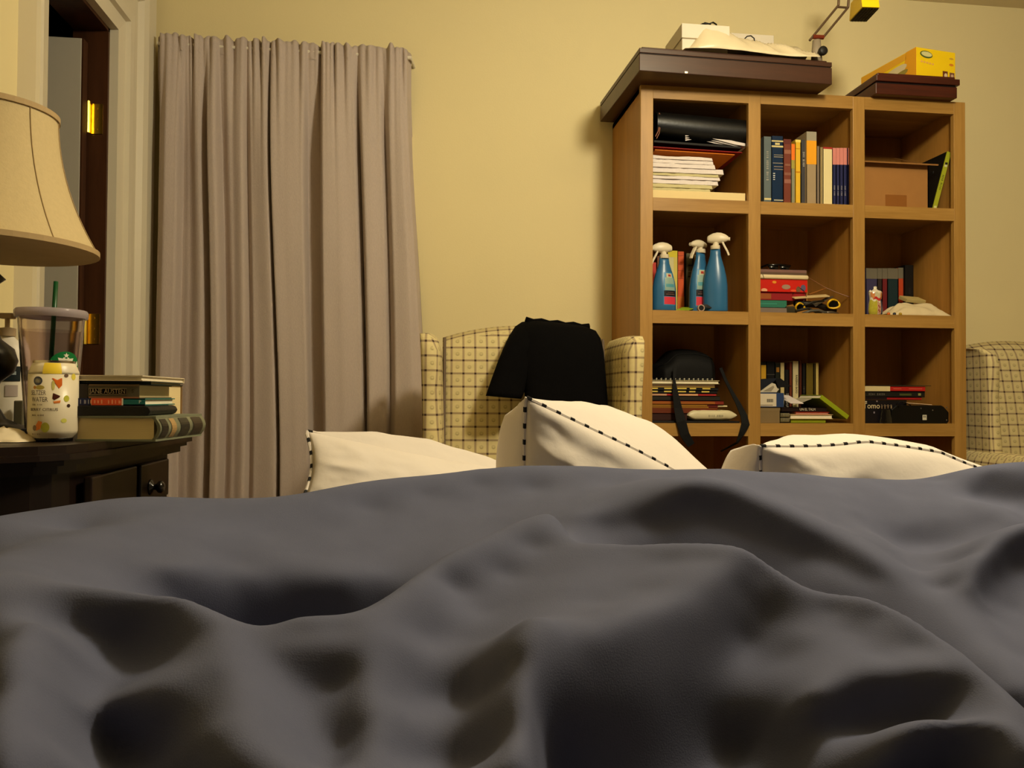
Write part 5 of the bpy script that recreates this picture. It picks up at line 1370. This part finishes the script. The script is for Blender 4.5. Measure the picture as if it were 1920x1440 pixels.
# black bag with strap
bgm=mat('bag_nylon',(.03,.027,.027),rough=.7,spec=.2,var=.2,scale=40,bump=.3,bscale=250)
bg=thing('shoulder_bag','black shoulder bag on the lower left cubby pile with its strap hanging down','bag',(1.0,2.86,z))
bx0=WX(1232,2.76,680); bx1=WX(1352,2.76,680); zt_=WZ(1290,653,2.80)
def hood(u,v):
    a=v*math.pi
    x=bx0+(bx1-bx0)*u
    top=(zt_-z)*(.72+.28*smooth((u-.15)/.2))*(max(0,1-((u-.55)/.60)**2)**.45 if u>.1 else .74*smooth(u/.1)**.4)
    return (x+.0*v,2.875-.115*math.cos(a)*(.5+.5*min(1,8*min(u,1-u))),z+.001+max(.002,top)*math.sin(a)**.55)
obj('body',MB().grid(hood,40,22),bgm,bg,smooth=True)
obj('flap_seam',MB().tube([Vector(hood(u/20,.24))+Vector((0,-.002,.001)) for u in range(1,20)],.002,5),bgm,bg)
sd=[W(1265,690,2.745),W(1264,712,2.728),W(1266,735,2.718),W(1271,765,2.708),W(1277,790,2.694),W(1284,815,2.688),W(1296,835,2.686)]
obj('strap',MB().strap(sd,[.012,.008,.020,.030,.036,.034,.028],.003,(1,0,0)),bgm,bg)
sd=[W(1351,690,2.79),W(1360,712,2.775),W(1368,728,2.76),W(1383,755,2.735),W(1395,780,2.708),W(1398,795,2.694),W(1391,812,2.689),W(1382,830,2.69),W(1352,846,2.75)]
obj('strap',MB().strap(sd,[.012,.012,.012,.018,.026,.030,.020,.010,.006],.003,(1,0,0)),bgm,bg)
# white padded packet
pk0=WX(1292,2.715,780); pk1=WX(1382,2.715,780)
def pack(u,v):
    a=v*2*math.pi; e=min(1,7*min(u,1-u)+.05)**.5; cx=math.cos(a); sy=math.sin(a)
    h=.019*e
    return (pk0+(pk1-pk0)*u,2.765+.048*math.copysign(abs(cx)**.5,cx),F3+.0075+.020+h*math.copysign(abs(sy)**.6,sy)+.002*nz3(u*7,a,3)*e)
pk=thing('plastic_packet','white plastic packet lying at the front of the lower left cubby','packet',((pk0+pk1)/2,2.765,F3+.0075))
mb=MB(); NNu,NNv=34,28
vs_=[pack(i/(NNu-1),j/NNv) for i in range(NNu) for j in range(NNv)]
mb.add(vs_,[(i*NNv+j,i*NNv+(j+1)%NNv,(i+1)*NNv+(j+1)%NNv,(i+1)*NNv+j) for i in range(NNu-1) for j in range(NNv)]+[tuple(range(NNv)),tuple((NNu-1)*NNv+j for j in range(NNv))])
obj('wrapper',mb,mat('packet_plastic',(.80,.76,.62),rough=.35,spec=.4,var=.04),pk,smooth=True,angle=70)
obj('lettering',text_mb('~9',.010,face_M(((pk0+pk1)/2+.012,2.7155,F3+.026),(1,0,.0),(0,0,1))),cm((.52,.50,.42)),pk)
slab('white_card','slim white card on the white plastic packet','card',1319,763,1364,763,2.74,.06,.005,cm((.86,.80,.62)))
rc=obj('bottle_top',MB().lathe([(.010,0),(.011,.003),(.010,.010),(0,.012)],16,(WX(1312,2.76,763),2.78,F3+.046)),cm((.75,.18,.12)),smooth=True,angle=50); tag(rc,'small red cap on the white plastic packet','cap')

# ================================================================ row 3, middle cell
G6='upright books in the lower middle cubby'
xm=colx[1]+.002
YU=2.90; FU=F3+.0
def u3(a,b,t,c,l,mk=(),tx=(),Y=YU,D=.15): ub(a,b,t,Y,F3,c,l,mk,tx,group=G6,D=D,pyb=740)
u3(1424.5,1437,679,(.05,.04,.035),'black book with an orange yellow spine label in the lower middle row',((.66,.95,.2,.95,(.80,.60,.14)),))
u3(1437.3,1453,678,(.035,.03,.03),'wide black book with a thin white line, lower middle row',((.66,.67,0,1,(.6,.58,.5)),(.78,.79,0,1,(.3,.28,.25))))
u3(1453.3,1462.5,680,(.09,.10,.06),'dark green book with a gold round emblem',((.84,.92,.25,.85,(.60,.40,.12)),(.98,1,0,1,(.2,.17,.12))))
u3(1462.8,1471.3,680,(.78,.70,.48),'cream spined book left of the dark lettered one')
u3(1471.6,1479.5,693,(.07,.06,.06),'dark slim book with pale vertical title, lower middle row',(),(('THE SHACK',.36,.5,.016,(.66,.62,.56),.9),))
u3(1479.8,1485.6,679,(.40,.17,.08),'rust red slim book in the lower middle row')
u3(1485.9,1497.8,677,(.80,.74,.56),'white book with black vertical title in the lower middle row',(),(('RAISING BOO',.62,.62,.0125,(.12,.10,.09),.92),))
u3(1498.1,1504,676,(.30,.13,.07),'thin brown book right of the white titled book')
u3(1504.3,1510.8,681,(.07,.06,.05),'narrow black book in the lower middle row',tx=(('~7',.5,.5,.010,(.3,.28,.24)),))
u3(1511.1,1525.3,681,(.40,.33,.09),'olive gold book with black bands at its foot',((.30,.34,.1,.95,(.07,.05,.03)),(.23,.27,.1,.95,(.07,.05,.03)),(.15,.19,.1,.95,(.07,.05,.03)),(0,.09,0,1,(.08,.06,.04)),(.38,.42,.2,.8,(.30,.20,.06))))
u3(1525.6,1528.8,682,(.30,.24,.08),'very thin olive booklet at the end of the lower middle row')
u3(1529,1535.5,680,(.76,.67,.38),'pale yellow book at the right end of the lower middle row')
# box stack on the left
g=thing('grey_box','plain grey box at the bottom left of the lower middle cubby','box',(1.25,2.8,F3))
x1=WX(1462,2.725,780); zg=WZ(1440,763.5,2.725)
obj('carton',MB().box(xm,x1,2.725,2.87,F3,zg),cm((.48,.40,.27)),g,bevel=.001)
obj('lid',MB().box(xm,x1+.0008,2.7242,2.8705,zg-.012,zg),cm((.50,.42,.29)),g)
g=thing('blue_white_box','blue carton with a white front label on the grey box','box',(1.25,2.8,zg)); x2=WX(1470,2.72,750); zg2=WZ(1440,736.5,2.72)
obj('carton',MB().box(xm,x2,2.72,2.86,zg+.0003,zg2),cm((.14,.22,.38)),g,bevel=.001)
obj('label',MB().box(xm,WX(1455.5,2.72,750),2.7194,2.7202,zg+.003,zg2-.003),cm((.80,.75,.66)),g)
for k in range(9): obj('barcode',MB().box(WX(1438+1.35*k,2.7190,750),WX(1438.8+1.35*k,2.7190,750),2.7189,2.7195,zg+.018,zg+.030),cm((.25,.22,.2)),g)
obj('label_line',MB().box(xm,WX(1449,2.719,750),2.7189,2.7195,zg+.0065,zg+.0085),cm((.3,.27,.24)),g)
# tissue packet and navy pouch
tp=thing('tissue_packet','white tissue packet curling out of the navy pouch','tissue',W(1440,730,2.745))
mb=MB(); mb.prism([(1424,735.5),(1456,735.5),(1461,729.5),(1457,727.5),(1454,720),(1448,718)],lambda u,v,a:tuple(W(u,v,2.735)+Vector((0,a,0))),0,.06); obj('wrap',mb,cm((.76,.72,.64)),tp)
mb=MB(); mb.prism([(1430,734),(1446,734),(1452,726),(1450,723)],lambda u,v,a:tuple(W(u,v,2.7345)+Vector((0,a,0))),0,.01); obj('fold',mb,cm((.56,.52,.44)),tp)
pc=thing('navy_pouch','navy cloth pouch with a pointed flap above the blue carton','pouch',W(1450,720,2.78))
mb=MB(); mb.prism([(1424,734),(1434,728),(1447,718),(1457,711),(1455,709),(1424,711)],lambda u,v,a:tuple(W(u,v,2.742)+Vector((0,a,0))),0,.09); obj('body',mb,mat('navy_cloth',(.09,.10,.14),rough=.9),pc)
mb=MB(); mb.prism([(1454,712),(1463,709),(1470,714),(1484,724.5),(1474,726),(1459,725.5)],lambda u,v,a:tuple(W(u,v,2.738)+Vector((0,a,0))),0,.07); obj('flap',mb,mat('navy_cloth2',(.045,.04,.055),rough=.9),pc)
# horizontal pile on the right
G7='flat pile in the lower middle cubby'
def f3(px0,px1,h,c,l,face='spine',mk=(),tx=(),Y=2.735,pages=None,rz=0,D=.15):
    global zq
    t=book(l,WX(px0,Y,780),WX(px1,Y,780),Y,Y+D,zq,zq+h,c,'flat',face,mk,tx,pages,group=G7,rz=rz); zq+=h
zq=F3
f3(1483,1548,.0155,(.52,.56,.08),'lime green book at the bottom of the lower middle pile',tx=())
f3(1482,1562,.0165,(.80,.70,.50),'cream softcover above the lime green book','pages',Y=2.728,pages=pagem2)
f3(1492,1555,.0085,(.62,.10,.10),'red covered notebook with pale pages in the lower middle pile','pages',Y=2.742,pages=mat('pages_pink',(.84,.66,.58)))
f3(1466,1550,.0165,(.10,.04,.03),'black book with white lettered spine on the lower middle pile',mk=(),tx=(('UN EL TALM',.57,.55,.013,(.82,.78,.68),.85),),Y=2.748,D=.14)
zcoil=F3
sn=thing('spiral_pads','two small spiral notepads beside the lime green book','notepad',(WX(1472,2.735,780),2.75,F3))
for k in range(2):
    xa_=WX(1464,2.735,780); xb_=WX(1481,2.735,780)
    obj('pad',MB().box(xa_,xb_,2.738,2.84,F3+.004+.018*k,F3+.018+.018*k),cm((.40,.36,.22)),sn)
    for j in range(6): obj('coil',MB().tube([(xa_+.003+(xb_-xa_-.006)*j/5,2.738+.004*math.cos(a),F3+.012+.018*k+.006*math.sin(a)) for a in [i*.8 for i in range(9)]],.0008,5),cm((.62,.6,.52)),sn)
obj('pad_base',MB().box(xa_,xb_,2.74,2.84,F3,F3+.004),cm((.06,.05,.04)),sn)
slab('paper_slip','loose white paper slip on the lower middle pile','paper',1482,757,1507,757.5,2.738,.12,.003,ppm,.03)
slab('paper_sheet','grey white sheet spread behind the slip on the lower middle pile','paper',1499,757,1522,748,2.77,.10,.002,cm((.66,.62,.54)),.002)
# leaning lime book
ll=thing('lime_book','lime green book leaning at an angle over the lower middle pile','book',W(1565,770,2.74))
a=W(1537,747,2.735); b=W(1588,786,2.735); e=(b-a).normalized(); nn_=Vector((-e.z,0,e.x)); 
if nn_.z<0: nn_=-nn_
def lslab(w0,w1,y0,y1,m_,name,s0=0,s1=0):
    A=a+e*s0; B=b-e*s1
    obj(name,MB().hexa([tuple(p+nn_*q+Vector((0,y,0))) for q in (w0,w1) for p,y in ((A,y0),(B,y0),(B,y1),(A,y1))]),m_,ll)
lslab(0,.016,0,.003,cm((.55,.60,.08)),'spine'); lslab(0,.002,.003,.17,cm((.46,.50,.10)),'cover'); lslab(.014,.016,.003,.17,cm((.50,.55,.10)),'cover'); lslab(.002,.014,.004,.165,pagem2,'pages',.002,.002)

# ================================================================ row 3, right cell
G8='flat pile in the lower right cubby'
xm=colx[2]+.002
def f4(px1,z0,h,c,l,face='spine',mk=(),tx=(),Y=2.735,pages=None,D=.19,px0=None,rz=0):
    return book(l,WX(px0,Y,760) if px0 else xm,WX(px1,Y,760),Y,Y+D,z0,z0+h,c,'flat',face,mk,tx,pages,group=G8,rz=rz)
zA=F3
zz_=lambda py: WZ(1650,py,2.735)
f4(1700,zA,zz_(750)-zA,(.05,.03,.05),'thick black book with large cream lettering in the lower right cubby',tx=(('Tomo',.235,.74,.030,(.84,.77,.60),.9),('~4',.58,.72,.022,(.55,.47,.36),.9)),mk=((0,.02,0,1,(.10,.22,.18)),(.28,.31,.42,.50,(.5,.46,.5)),(.10,.14,.90,.95,(.75,.7,.6)),(.34,.37,.92,.97,(.55,.5,.5))))
f4(1728,zz_(750)+.0005,.010,(.58,.09,.10),'crimson book above the thick black one in the lower right cubby',mk=((0,.45,0,1,(.10,.05,.06)),),Y=2.75)
f4(1734,zz_(750)+.0108,zz_(739)-zz_(750),(.09,.08,.06),'dark book with a small green title in the lower right cubby',mk=((.62,.80,.3,.6,(.28,.30,.14)),(.90,.94,.3,.7,(.5,.5,.3))),tx=(('~11',.3,.5,.012,(.45,.42,.36),.9),),Y=2.752)
zB=zz_(750)+.0110+zz_(739)-zz_(750)
f4(1735,zB,.0185,(.66,.11,.09),'red and white spined book on top of the lower right cubby pile',mk=((0,.47,0,1,(.80,.73,.54)),(.52,.64,.45,.6,(.75,.35,.25)),(.75,.95,.45,.6,(.75,.35,.25))),Y=2.748)
slab('dark_sheet','thin dark sheet lying over the red and white book','paper',1625,724.5,1746,724,2.748,.15,.002,cm((.20,.17,.12)),.004)
# black device case
cs=thing('black_case','black hard case with a small white sticker in the lower right cubby','case',(1.86,2.77,F3))
xc0=WX(1672,2.722,770); xc1=WX(1779,2.722,770); zt2=WZ(1720,760,2.722)
mb=MB(); h=zt2-F3
mb.prism([(xc0,0),(xc1-.006,0),(xc1,.008),(xc1,h*.62),(xc1-.020,h*.93),(xc1-.03,h),(xc0+.02,h),(xc0,h*.75)],lambda u,v,a:(u,a,F3+v),2.722,2.734)
obj('shell',mb,mat('case_black',(.028,.026,.026),rough=.35,spec=.4,var=.1),cs,bevel=.002)
q=W(1734,783,2.7205); obj('sticker',MB().box(q.x-.008,q.x+.008,2.7212,2.7222,q.z-.009,q.z+.010),cm((.80,.78,.70)),cs)
for k in range(4): obj('sticker_print',MB().box(q.x-.006+.003*k,q.x-.0045+.003*k,2.7206,2.7214,q.z,q.z+.007),cm((.4,.38,.34)),cs)
for px_,py_ in ((1727,766),(1749,769.5),(1775,764),(1775,788)):
    r_=W(px_,py_,2.7215); obj('rivet',MB().lathe([(.0028,0),(.002,.0015),(0,.002)],10,M=Matrix.Translation((r_.x,2.722,r_.z))@Matrix.Rotation(R(90),4,'X')),mtl,cs,smooth=True)
obj('handle_loop',MB().tube([W(1685,764,2.722),W(1681,757,2.72),W(1688,753,2.718),W(1700,756,2.72),W(1708,760,2.722)],.0018,6),gb2,cs,smooth=True)
slab('white_slip','white paper slip tucked above the black hard case','paper',1697,756,1748,760,2.724,.05,.003,cm((.80,.68,.54)))
cl=thing('cellophane_bag','small bag of dark cellophane before the thick black book','bag',W(1665,775,2.722))
cq=W(1662,776,2.722)
def cello(u,v):
    a=u*2*math.pi; r=.026*(1-.35*v); return (cq.x+r*math.cos(a)*(1+.1*nz3(math.cos(a)*3,v*4,1)),2.725+.007*math.sin(a)*(1-.3*v),F3+.001+.050*v+.003*nz3(math.cos(a)*4,math.sin(a)*4,v*5))
obj('wrap',MB().grid(cello,30,12,closeu=True),mat('cellophane',(.08,.07,.06),rough=.12,spec=.7,bump=.4,bscale=90),cl,smooth=True)
obj('tie',MB().tube([cq+Vector((.02*math.cos(a),.004*math.sin(a),.030)) for a in [i*.5 for i in range(13)]],.0012,5),mtl,cl)
